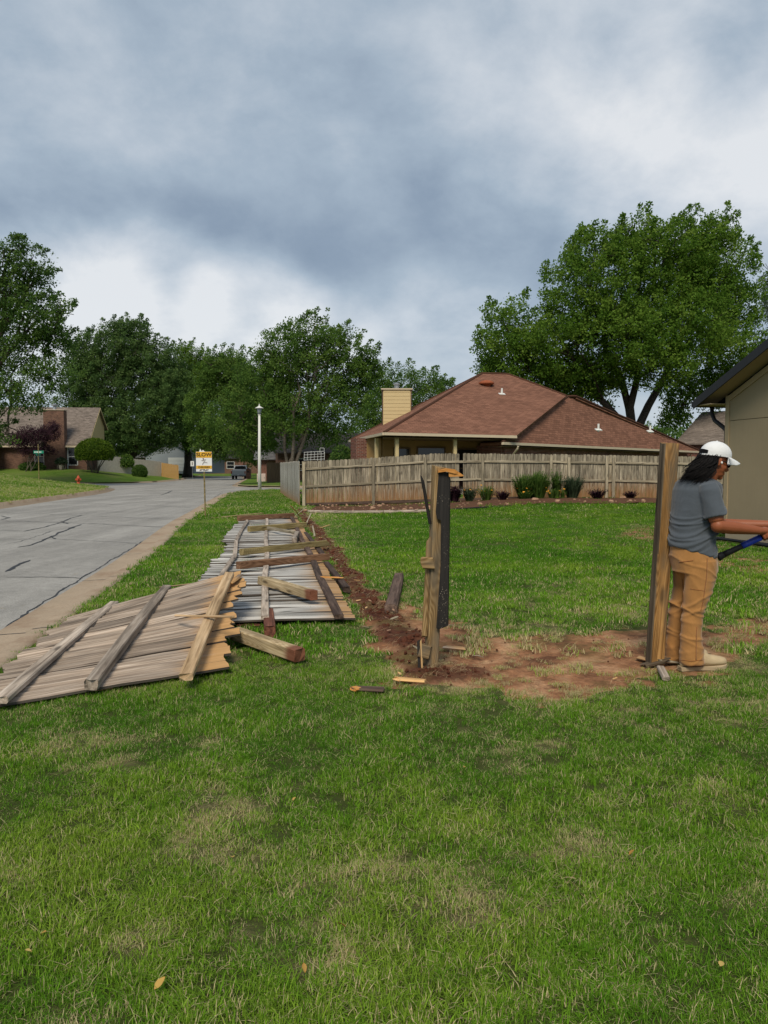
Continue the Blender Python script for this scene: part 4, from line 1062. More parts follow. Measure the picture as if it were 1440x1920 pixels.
# ------------------------------------------------------------------ planting bed along the fence
def bed():
    front_px = [(578, 961), (650, 962), (720, 961.5), (800, 960), (860, 955), (930, 951), (1010, 949), (1120, 948.5), (1240, 948), (1340, 948)]
    fr = []
    for px, py in front_px:
        q = G(px, py, 0)
        for _ in range(4): q = G(px, py, H1(q.x, q.y) + .03)
        fr.append(q)
    V = []; nr = 8; sub = []
    for a, b in zip(fr[:-1], fr[1:]):
        for k_ in range(8): sub.append(a.lerp(b, k_/8))
    sub.append(fr[-1])
    for q in sub:
        for r_ in range(nr):
            f_ = r_/(nr - 1); y = q.y + (FY - .05 - q.y)*f_
            z = H1(q.x, y) + .03 + .07*math.sin(math.pi*min(1, f_*1.2)) + .05*mnoise.noise((q.x*2.1, y*2.1, 0))
            V.append((q.x, y, z))
    ii = np.arange(len(V)).reshape(-1, nr)
    f = np.stack([ii[:-1, :-1], ii[1:, :-1], ii[1:, 1:], ii[:-1, 1:]], -1).reshape(-1, 4)
    tag(link('planting_bed', np_mesh('planting_bed', V, f, M['mulch'], True)), 'brown mulch bed along the foot of the fence', 'bed', kind='structure')
    # rounded timber edging then thin black edging
    for k_ in range(3):
        a, b = fr[k_] + Vector((0, -.06, .03)), fr[k_+1] + Vector((0, -.06, .03))
        mb = MB(); mb.tube([a, a.lerp(b, .5), b - (b - a)*.01], .055, 8); o = mb.build('edging_timber', M['rail_grey'], None, True)
        tag(o, ['pale round edging timber in front of the bed, nearest the corner post', 'middle pale edging timber along the planting bed', 'pale edging timber behind the broken post'][k_], 'timber', 'edging timbers of the bed')
    mb = MB(); mb.tube([q + Vector((0, -.05, .02)) for q in fr[3:]], .03, 6); tag(mb.build('bed_edging', M['black']), 'thin black edging strip curving along the planting bed', 'edging')
    # chips
    cl = [clod(20 + i_) for i_ in range(2)]
    for c_ in cl: c_.data.materials.clear(); c_.data.materials.append(M['stone'])
    n_ = 500; q = [sub[rng.integers(0, len(sub))] for _ in range(n_)]; fy = rng.random(n_)
    pts = np.array([(a.x + rng.normal(0, .2), a.y + .1 + (FY - .15 - a.y)*f_, H1(a.x, a.y) + .08) for a, f_ in zip(q, fy)])
    scatter('bed_chips', pts, dict(var=rng.integers(0, 2, n_), rz=rng.uniform(0, 6, n_), tx=rng.uniform(-.3, .3, n_), ty=rng.uniform(-.3, .3, n_), scl=rng.gamma(2, .016, n_)), cl, 'bark chips and broken stones strewn on the planting bed', 'chips')
    return fr
bed_front = bed()

# ------------------------------------------------------------------ houses
def quad_slab(mb, pts, th=.12):
    n = (Vector(pts[1]) - Vector(pts[0])).cross(Vector(pts[2]) - Vector(pts[0])).normalized()
    if n.z < 0: n = -n
    mb.poly_slab(pts, n*-th); return mb
def window(parent, c, w, h, nrm_rz, frame=M['white'], bars=1, name='window'):
    """window on a wall: c = bottom centre, faces local -y turned by nrm_rz"""
    Mx = Matrix.Translation(c) @ Matrix.Rotation(nrm_rz, 4, 'Z')
    t = .07; mb = MB()
    mb.box(-w/2, w/2, -.04, .03, 0, t, Mx); mb.box(-w/2, w/2, -.04, .03, h-t, h, Mx); mb.box(-w/2, -w/2+t, -.038, .03, t, h-t, Mx); mb.box(w/2-t, w/2, -.038, .03, t, h-t, Mx)
    for b_ in range(bars): z = h*(b_+1)/(bars+1); mb.box(-w/2+t, w/2-t, -.034, .03, z-.025, z+.025, Mx)
    f = mb.build(name, frame, parent)
    mb = MB(); mb.box(-w/2+t, w/2-t, -.012, .02, t, h-t, Mx); mb.build('pane', M['glass_dark'], f)
    return f

M['porch'] = plain('ochre porch wall', (.30, .19, .075), .12, 3, .8)
# brown hip-roofed house behind the fence
def brown_house():
    A = P(720, 811, 34.5)
    root = empty('brick_house', (A.x, A.y, 0), 0, 'single storey brick house with brown hip roof and porch behind the fence', 'house')
    O = Vector((A.x, A.y, 0)); a = R(22); f = Vector((math.cos(a), math.sin(a), 0)); n = Vector((-math.sin(a), math.cos(a), 0))
    def hit(px, py, P0, m):       # pixel ray with roof plane z = P0.z + m * (p - P0).n
        d = ray(px, py); C = Vector((0, 0, CAM_Z))
        den = d.z - m*(d.x*n.x + d.y*n.y); t = (P0.z - C.z + m*((C - P0).x*n.x + (C - P0).y*n.y))/den
        return C + d*t
    m = .50
    R1 = hit(904, 700, A, m); R2 = hit(953, 701.5, A, m); V1 = hit(1062, 742, A, m); B = hit(968, 817, A, m)
    Lc = P(656, 826, 44.0); Lc.z = A.z
    W1 = P(942, 829, 36.6)
    WV = hit(1064, 743, W1, m*.98); WV2 = hit(1080, 743, W1, m*.98); W2 = hit(1315, 840, W1, m*.0 + .02); W2.z = W1.z
    back = n*9.0
    BkL = Lc + f*1.5 + n*3.0; BkL.z = A.z
    mb = MB()
    for pts in ([A, B, V1, R2, R1], [Lc, A, R1]):
        quad_slab(mb, [p - O for p in pts], .14)
    # far slopes close the roof
    RB1 = R1 + n*7.0; RB1.z = A.z; RB2 = WV2 + n*11; RB2.z = A.z
    quad_slab(mb, [p - O for p in (Lc, R1, RB1)], .14); quad_slab(mb, [p - O for p in (R1, R2, RB2, RB1)], .14); quad_slab(mb, [p - O for p in (R2, V1, RB2)], .14)
    roof = buv(mb, 'roof', M['roof_brown'], root)
    mb = MB(); quad_slab(mb, [p - O for p in (W1, W2, WV2, WV)], .16)
    Wl = W1 + n*2.2; Wl.z = W1.z
    quad_slab(mb, [p - O for p in (W1, WV, Wl)], .14); quad_slab(mb, [p - O for p in (W2, RB2, WV2)], .14)
    buv(mb, 'roof', M['roof_brown'], root)
    # ridge caps
    def cap(p, q, r=.10):
        mb = MB(); mb.tube([p - O, (p + q)/2 - O + Vector((0, 0, .01)), q - O], r, 6); mb.build('ridge_cap', M['roof_brown'], roof)
    for p, q in ((R1, R2), (A, R1), (R2, V1), (WV, W1), (WV, WV2), (WV2, W2), (Lc, R1)): cap(p, q, .07)
    # fascia and gutters
    def fascia(p, q, name='gutter'):
        mb = MB(); d = (q - p).normalized(); pr = Vector((d.y, -d.x, 0)) 
        Mx = axis_matrix(p - O + pr*.02, q - O + pr*.02); L_ = (q - p).length
        mb.box(0, L_, -.06, .07, -.12, .005, Mx, .0); return mb.build(name, M['cream_trim'], root)
    fascia(A, B); fascia(W1, W2); fascia(Lc, A)
    # porch: ceiling, back wall, posts
    zf = .45
    def wall(p, q, z0, z1, mat, name='wall', th=.2):
        p = Vector((p.x, p.y, 0)); q = Vector((q.x, q.y, 0)); mb = MB(); Mx = axis_matrix(p - O, q - O); mb.box(0, (q - p).length, -th/2, th/2, z0, z1, Mx); return buv(mb, name, mat, root)
    e = .55
    A2 = A + f*.6 + n*.6
    PB = A + n*3.2 + f*1.2; PB2 = PB + f*8.6
    wall(PB, PB2, -.1, A.z - .1, M['porch'], 'porch_wall')
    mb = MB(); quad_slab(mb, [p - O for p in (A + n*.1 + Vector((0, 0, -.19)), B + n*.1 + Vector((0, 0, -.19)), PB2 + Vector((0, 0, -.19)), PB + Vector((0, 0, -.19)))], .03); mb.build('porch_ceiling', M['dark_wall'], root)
    mb = MB(); quad_slab(mb, [Vector((p.x, p.y, zf)) - O for p in (A + n*.3, B + n*.3, PB2, PB)], .5); mb.build('porch_floor', M['concrete'], root)
    Lw = Lc + f*1.0 - n*.2
    SW = A + n*5.0 + f*.6
    wall(SW, Lw, -.1, A.z - .05, M['brick_red'])
    wall(SW, PB, -.1, A.z - .1, M['porch'], 'porch_wall')
    wall(SW - n*.8 - f*.1, SW + n*.02 - f*.1, -.1, A.z - .1, M['brick_red'], 'brick_pier', .6)
    for px, dd in ((744, .35), (853, .35), (706, 2.3)):
        t0 = hit(px, 830, A, 0.0)
        # foot of the post on the line just inside the eave
        d = ray(px, 830); base = A + n*dd; t = ((base - Vector((0, 0, base.z - CAM_Z))).x*n.x + base.y*n.y)/(d.x*n.x + d.y*n.y)
        q = Vector((d.x*t, d.y*t, 0)); mb = MB(); Mx = Matrix.Translation(q - O) @ Matrix.Rotation(a, 4, 'Z'); mb.box(-.075, .075, -.075, .075, zf - .1, A.z - .16, Mx, .01); mb.build('porch_post', M['cream'], root)
    # porch openings
    for s, w, h, z in ((1.0, .9, 2.05, zf), (2.6, 1.6, 1.4, zf + .7), (4.8, 1.9, 2.05, zf), (7.2, 1.4, 1.4, zf + .7)):
        window(root, PB - O + f*s - n*.12 + Vector((0, 0, z - PB.z)), w, h, a, M['dark_wall'], 1, 'patio_door' if h > 2 else 'window')
    # brick wing
    wall(W1 + n*.75 + f*.5, W2 + n*.75 - f*.6, -.1, W1.z - .08, M['brick_red'])
    wall(W1 + n*.75 + f*.5, W1 + n*3.5 + f*.5, -.1, W1.z - .08, M['brick_red'])
    wall(W2 + n*.75 - f*.6, W2 + n*7.5 - f*.6, -.1, W1.z - .08, M['brick_red'])
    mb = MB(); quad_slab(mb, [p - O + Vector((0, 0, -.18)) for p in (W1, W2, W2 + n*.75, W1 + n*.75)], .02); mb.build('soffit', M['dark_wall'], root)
    wb = W1 + n*.63; Lw_ = (W2 - W1).length
    for s, w in ((.43, 1.8), (.80, 1.2)): window(root, wb - O + (W2 - W1)*s + Vector((0, 0, 1.0 - wb.z)), w, 1.25, a, M['dark_wall'], 1)
    # chimney
    c0 = P(718, 785, 42.5); c1 = P(770, 785, 42.5); zt = P(744, 729, 42.5).z; w = c1.x - c0.x
    ch = buv(MB().box(c0.x - O.x, c1.x - O.x, c0.y - O.y, c0.y - O.y + 1.1, -.1, zt - .05), 'chimney', M['cream'], root)
    zz = zt - 2.6
    while zz < zt - .1:
        MB().box(c0.x - O.x + .03, c1.x - O.x - .03, c0.y - O.y - .03, c0.y - O.y - .002, zz, zz + .185, Matrix.Identity(4)).build('siding_board', M['cream'], ch); zz += .20
    MB().box(c0.x - O.x - .06, c0.x - O.x - .002, c0.y - O.y - .05, c0.y - O.y + 1.12, 3, zt - .02).build('corner_board', M['rail_dark'], ch)
    MB().box(c1.x - O.x + .002, c1.x - O.x + .05, c0.y - O.y - .05, c0.y - O.y + 1.12, 3, zt - .02).build('corner_board', M['rail_dark'], ch)
    MB().box(c0.x - O.x - .1, c1.x - O.x + .1, c0.y - O.y - .1, c0.y - O.y + 1.2, zt - .05, zt + .02).build('chimney_cap', M['cream_trim'], ch)
    Mx = Matrix.Translation(((c0.x + c1.x)/2 - O.x, c0.y + .5 - O.y, zt)); MB().lathe(((.14, 0), (.14, .25), (.20, .27), (.20, .31), (.03, .40)), 10, Mx).build('flue', M['metal'], ch)
    # vents on the roof
    tv = hit(912, 722, A, m) - O
    MB().lathe(((.24, -.25), (.24, .02), (.42, .04), (.44, .12), (.30, .22), (.04, .28)), 16, Matrix.Translation(tv)).build('roof_vent', M['rust'], root, True)
    for px, py, P0 in ((941, 739, A), (1122, 806, W1), (1219, 809, W1)):
        q = hit(px, py, P0, m if P0 is A else m*.98) - O; mb = MB(); mb.tube([q + Vector((0, 0, -.1)), q + Vector((0, 0, .32))], .055, 8); mb.box(-.18, .18, -.10, .10, -.01, .03, Matrix.Translation(q) @ Matrix.Rotation(a, 4, 'Z') @ Matrix.Rotation(math.atan(m), 4, 'X')); mb.build('vent_pipe', M['white'], root)
    # downspouts
    for q in (W1 + f*.9 + n*.5, W2 - f*.9 + n*.5):
        mb = MB(); e0 = q - O; e0.z = W1.z - .18; mb.tube([e0 - n*.45, e0 - n*.4 + Vector((0, 0, -.12)), e0 + n*.06 + Vector((0, 0, -.42)), e0 + n*.06 + Vector((0, 0, -2.6))], .05, 6); mb.build('downspout', M['cream_trim'], root)
brown_house()

# tan house at the right edge
def tan_house():
    base = G(1357, 1006, 0.05); t = Vector((.215, -.977, 0)).normalized(); nrm = Vector((-t.y*-1, 0, 0))
    nrm = Vector((t.y, -t.x, 0))      # outward: to the left, towards the yard
    if nrm.x > 0: nrm = -nrm
    O = Vector((base.x, base.y, 0))
    root = empty('tan_house', O, 0, 'tan plywood sided house gable with black rake trim at the right edge', 'house')
    W = 10.0; eh = 2.98; sl = .425; hb = .42
    Mx = Matrix(((t.x, -nrm.x, 0, 0), (t.y, -nrm.y, 0, 0), (0, 0, 1, 0), (0, 0, 0, 1)))     # local x along the wall, y into the house
    pk = eh + W/2*sl
    # wall panels of plywood, 1.22 m wide, with battens at the joints
    k = 0; x0 = .10
    while x0 < W - .05:
        x1 = min(x0 + 1.22, W)
        def top(x): return eh + min(x, W - x)*sl
        lower = min(2.50, top(x0))
        mb = MB(); z_seam = 2.47
        pts = [(x0 + .004, hb), (x1 - .004, hb), (x1 - .004, z_seam), (x0 + .004, z_seam)]
        mb.poly_slab([Mx @ Vector((x, 0, z)) for x, z in pts], Mx.to_3x3() @ Vector((0, .06, 0))); buv(mb, 'siding_panel', M['tan'], root)
        pts = [(x0 + .004, z_seam + .012), (x1 - .004, z_seam + .012), (x1 - .004, top(x1) - .02)] + ([(W/2, pk - .02)] if x0 < W/2 < x1 else []) + [(x0 + .004, top(x0) - .02)]
        mb = MB(); mb.poly_slab([Mx @ Vector((x, 0, z)) for x, z in pts], Mx.to_3x3() @ Vector((0, .06, 0))); buv(mb, 'siding_panel', M['tan'], root)
        x0 += 1.22
    def bx(name, mat, *b, parent=root): return buv(MB().box(*b, Mx), name, mat, parent)
    bx('corner_board', M['tan_trim'], -.02, .10, -.025, .08, hb, eh + .02)
    bx('seam_trim', M['black_trim'], .1, W, -.012, .0, hb - .03, hb - .004)
    bx('foundation', M['tan_base'], .02, W, .02, .3, -.1, hb - .02)
    bx('side_wall', M['tan'], .0, .08, .09, 9, hb, eh); bx('side_foundation', M['tan_base'], .03, .09, .31, 9, -.1, hb - .02)
    bx('wall_core', M['tan_trim'], .12, W - .1, .10, .2, hb, eh - .1)
    # roof: two slopes, rake overhang 0.45, eave overhang 0.5
    oh = .42; eo = .52; th = .16
    mb = MB()
    for s in (0, 1):
        xa, xb = (-eo, W/2) if s == 0 else (W + eo, W/2); za, zb = eh + .12 - eo*sl, pk + .12
        mb.poly_slab([Mx @ Vector(p) for p in ((xa, -oh, za), (xb, -oh, zb), (xb, 9.5, zb), (xa, 9.5, za))], (0, 0, .05))
    buv(mb, 'roof', M['roof_slate'], root)
    for s in (0, 1):
        xa, xb = (-eo, W/2) if s == 0 else (W + eo, W/2); za, zb = eh + .12 - eo*sl, pk + .12
        MB().poly_slab([Mx @ Vector(p) for p in ((xa, -oh - .03, za + .06), (xb, -oh - .03, zb + .06), (xb, -oh - .03, zb - .12), (xa, -oh - .03, za - .12))], Mx.to_3x3() @ Vector((0, .028, 0))).build('rake_board', M['black_trim'], root)
        MB().poly_slab([Mx @ Vector(p) for p in ((xa, -oh, za - .03), (xb, -oh, zb - .03), (xb, .05, zb - .03), (xa, .05, za - .03))], (0, 0, -.02)).build('rake_soffit', M['tan_trim'], root)
        MB().poly_slab([Mx @ Vector(p) for p in ((xa*.0 + (0 if s == 0 else W), -.03, eh - .02), (xb, -.03, pk - .02), (xb, -.03, pk - .14), ((0 if s == 0 else W), -.03, eh - .14))], Mx.to_3x3() @ Vector((0, .026, 0))).build('frieze_board', M['tan_trim'], root)
    # eave gutter and downspout at the far corner
    za = eh + .12 - eo*sl
    bx('gutter', M['black_trim'], -eo - .10, -eo - .005, -oh, 9.4, za - .08, za + .04)
    bx('eave_soffit', M['tan_trim'], -eo, 0, -oh + .03, 9, za - .06, za - .04)
    mb = MB(); pts = [(-eo - .05, .05, za - .05), (-eo - .05, .05, za - .20), (-eo + .05, .05, za - .36), (-.18, .05, za - .52), (-.07, .05, za - .60), (-.07, .05, za - .75), (-.07, .05, .1)]
    mb.tube([Mx @ Vector(p) for p in pts], .045, 8); mb.build('downspout', M['black_trim'], root, True)
    # black hoses lying along the foundation
    for j, o_ in enumerate((.35, .55)):
        pts = [O + Mx @ Vector((x_*.5 - .1, -o_ - .05*math.sin(x_*1.3 + j), .05 + .02*j)) for x_ in range(0, 14)]
        tag(MB().tube(pts, .035, 6).build('hose', M['black'], None, True), ['black pipe lying on the grass close to the tan house wall', 'black pipe lying farther out from the tan house wall'][j], 'pipe', 'pipes by the tan house')
tan_house()

def gable_house(name, label, c, rz, w, d, eh, rise, wallm, roofm, oh=.5, axis='x', extras=None):
    """simple gabled house; c = centre of front wall base; front faces local -y; ridge along local x (axis x) or y"""
    root = empty(name, c, rz, label, 'house')
    mb = MB()
    if axis == 'x':
        prof = [(0, -.3), (d, -.3), (d, eh), (d/2, eh + rise), (0, eh)]
        mb.poly_slab([(-w/2, y, z) for y, z in prof], (w, 0, 0)); buv(mb, 'wall', wallm, root)
        mb = MB(); s = rise/(d/2); X0, X1 = -w/2 - .35, w/2 + .35
        for pts in (((X0, -oh, eh - oh*s + .06), (X1, -oh, eh - oh*s + .06), (X1, d/2, eh + rise + .06), (X0, d/2, eh + rise + .06)), ((X0, d + oh, eh - oh*s + .06), (X1, d + oh, eh - oh*s + .06), (X1, d/2, eh + rise + .06), (X0, d/2, eh + rise + .06))):
            mb.poly_slab(pts, (0, 0, .10))
    else:
        prof = [(-w/2, -.3), (w/2, -.3), (w/2, eh), (0, eh + rise), (-w/2, eh)]
        mb.poly_slab([(x, 0, z) for x, z in prof], (0, d, 0)); buv(mb, 'wall', wallm, root)
        mb = MB(); s = rise/(w/2)
        for sg in (-1, 1):
            mb.poly_slab(((sg*(w/2 + oh), -.4, eh - oh*s + .06), (sg*(w/2 + oh), d + .4, eh - oh*s + .06), (0, d + .4, eh + rise + .06), (0, -.4, eh + rise + .06)), (0, 0, .10))
    buv(mb, 'roof', roofm, root)
    return root

# brick house across the side street, left
def left_house():
    c = P(163, 878, 85.5); r = R(7); z0 = float(HF(c.x - 1, c.y + 1)) - .02
    root = empty('brick_house', (c.x, c.y, z0), r, 'brown brick house with steep grey roof and brick chimney across the side street', 'house')
    Wd = 13.0; ridge = 7.05; ry = 5.2
    buv(MB().box(-Wd, 0, .0, 8.3, -.6, 3.0), 'wall', M['brick_brown'], root)
    # gable end in cream lap siding
    pts = [(0.01, .0, 3.0), (0.01, 8.3, 3.0), (0.01, 8.3, 5.1), (0.01, ry, ridge), ]
    mb = MB().poly_slab(pts, (-.2, 0, 0)); g = buv(mb, 'gable_wall', M['cream'], root)
    z = 3.0; mb = MB()
    while z < ridge - .3:
        y0 = max(0.0, (z - 3.0)/(ridge - 3.0)*ry); y1 = 8.3 if z < 5.1 else 8.3 - (z - 5.1)/(ridge - 5.1)*(8.3 - ry)
        mb.box(.012, .05, y0 + .15, y1 - .05, z, z + .17); z += .24
    b_ = mb.build('siding_boards', M['cream'], g); b_['kind'] = 'stuff'
    mb = MB(); e = .45
    mb.poly_slab(((-Wd - .4, -.55, 3.0 - .55*.779 + .05), (.35, -.55, 3.0 - .55*.779 + .05), (.35, ry, ridge + .05), (-Wd - .4, ry, ridge + .05)), (0, 0, .12))
    mb.poly_slab(((-Wd - .4, 8.8, 4.75), (.35, 8.8, 4.75), (.35, ry, ridge + .05), (-Wd - .4, ry, ridge + .05)), (0, 0, .12))
    buv(mb, 'roof', M['roof_grey'], root)
    MB().box(-Wd - .4, .35, -.62, -.55, 2.42, 2.62).build('gutter', M['cream_trim'], root)
    for s, (ya, za, yb, zb) in enumerate(((-.55, 2.5, ry, ridge), (8.8, 4.7, ry, ridge))):
        MB().poly_slab(((.352, ya, za - .05), (.352, yb, zb - .05), (.352, yb, zb + .14), (.352, ya, za + .14)), (.03, 0, 0)).build('rake_board', M['cream'], root)
    ch = buv(MB().box(-4.25, -2.1, -.85, .3, -.6, 6.45), 'chimney', M['brick_brown'], root)
    MB().box(-4.32, -2.03, -.92, .37, 6.452, 6.52).build('chimney_cap', M['cream_trim'], ch)
    MB().lathe(((.22, 0), (.16, .45), (.36, .48), (.36, .6), (.05, .7)), 10, Matrix.Translation((-3.2, -.3, 6.5))).build('flue', M['metal'], ch)
    window(root, (-1.45, -.02, .45), 1.05, 1.95, 0); window(root, (-5.0, -.02, .45), 1.0, 1.95, 0)
    MB().box(-2.05, -1.97, -.1, -.02, -.3, 2.45).build('downspout', M['white'], root)
    # left wing reaching forward
    buv(MB().box(-Wd - 6, -9.2, -4.2, 0, -.6, 2.9), 'wing_wall', M['brick_brown'], root)
    mb = MB(); mb.poly_slab(((-Wd - 6.4, -4.7, 2.75), (-14, -4.7, 5.6), (-14, 4, 5.6), (-Wd - 6.4, 4, 2.75)), (0, 0, .12)); mb.poly_slab(((-8.8, -4.7, 2.75), (-14, -4.7, 5.6), (-14, 4, 5.6), (-8.8, 4, 2.75)), (0, 0, .12)); buv(mb, 'wing_roof', M['roof_grey'], root)
    buv(MB().poly_slab(((-Wd - 6, -4.2, 2.9), (-9.2, -4.2, 2.9), (-14, -4.2, 5.5)), (0, .1, 0)), 'wing_gable', M['cream'], root)
    MB().box(-9.9, -9.1, -4.28, -4.2, -.3, 2.7).build('porch_post', M['cream'], root)
    return root
left_house()

# houses glimpsed far off
c = P(318, 884, 122); h = gable_house('garage_house', 'pale garage house with slate gables behind the far trees', (c.x, c.y, .9), R(-20), 9, 9, 2.6, 2.2, M['white_wall'], M['roof_slate'], axis='y')
g = MB().box(-.2, 3.6, -.06, -.01, .05, 2.2).build('garage_door', M['white'], h)
for i in range(1, 4): MB().box(-.15, 3.55, -.075, -.061, .05 + i*.54 - .012, .05 + i*.54 + .012).build('door_panel', M['white_wall'], g)
c = P(290, 880, 126); h = gable_house('dark_house', 'dark roofed house wing left of the pale garage', (c.x, c.y, 1.0), R(-8), 9, 9, 2.3, 2.2, M['dark_wall'], M['roof_slate'])
window(h, (1.5, -.02, .8), 1.2, 1.2, 0)
c = P(447, 880, 150); h = gable_house('far_brick_house', 'dark brick house in deep shade at the end of the road', (c.x, c.y, .6), R(5), 16, 9, 2.8, 2.4, M['brick_brown'], M['roof_dark'])
for xx in (-5, -1.5, 4.5): window(h, (xx, -.02, .7), 1.5, 1.4, 0)
MB().box(1.5, 2.5, -.06, -.01, 0, 2.1).build('door', M['dark_wall'], h)
buv(MB().box(.2, 1.0, -.7, .1, -.3, 4.6), 'chimney', M['brick_red'], h)
c = P(620, 880, 74); h = gable_house('neighbour_house', 'dark roofed house half hidden behind the trellis and ivy', (c.x, c.y, .3), R(10), 10, 9, 2.7, 1.9, M['brick_brown'], M['roof_dark'])
window(h, (-2.5, -.02, .9), 1.2, 1.2, 0)
c = P(512, 900, 80); h = gable_house('small_shed', 'pinkish brick outbuilding behind the lamp post', (c.x, c.y, .2), R(4), 3.2, 3, 2.3, .8, M['brick_red'], M['roof_slate'])
MB().box(-.5, .5, -.05, -.01, 0, 2.0).build('door', M['dark_wall'], h)
c = P(1275, 880, 60); h = gable_house('grey_roof_house', 'grey brown roofed house seen between brown roof and tan wall', (c.x + 4.6, c.y - 3.9, .5), R(-40), 12, 12, 2.9, 2.6, M['brick_red'], M['roof_grey'])
window(h, (-3, -.02, .9), 1.4, 1.2, 0)

# ------------------------------------------------------------------ trees and plants
def leaf_cloud(centers, radii, n_per, size, wind=(0, 0, .25), seed=0, flat=.75, tone_shift=None):
    """leaves as rhombic quads around clump centres; returns verts, quads, tone"""
    r = np.random.default_rng(seed)
    nC = len(centers); n = nC*n_per
    c = np.repeat(np.asarray(centers), n_per, 0); rad = np.repeat(np.asarray(radii), n_per)[:, None]
    d = r.normal(size=(n, 3)); d /= np.linalg.norm(d, axis=1)[:, None] + 1e-9
    pos = c + d*rad*(r.random((n, 1))**.45)*np.array([1, 1, flat])
    ax = r.normal(size=(n, 3))*.8 + d*.7 + np.array(wind); ax /= np.linalg.norm(ax, axis=1)[:, None]
    up = r.normal(size=(n, 3))*.6 + np.array([-.09, -.45, .85])*1.0 + d*.55
    sd_ = np.cross(ax, up); sd_ /= np.linalg.norm(sd_, axis=1)[:, None] + 1e-9
    L_ = size*r.uniform(.65, 1.35, (n, 1)); W_ = L_*r.uniform(.26, .42, (n, 1))
    nn = np.cross(sd_, ax)
    v = np.stack([pos, pos + ax*L_*.5 + sd_*W_ + nn*L_*.06, pos + ax*L_, pos + ax*L_*.5 - sd_*W_ + nn*L_*.06], 1).reshape(-1, 3)
    f = np.arange(n*4).reshape(n, 4)
    ct = np.repeat(r.random(nC) if tone_shift is None else np.clip(r.random(nC)*.7 + tone_shift, 0, 1), n_per)
    tone = np.repeat(np.clip(ct*.65 + r.random(n)*.35, 0, 1), 4)
    return v, f, tone
def leaf_obj(name, cl, mat, parent):
    v, f, t = cl; me = np_mesh(name, v, f, mat); fattr(me, 'tone', t); return link(name, me, None, parent)

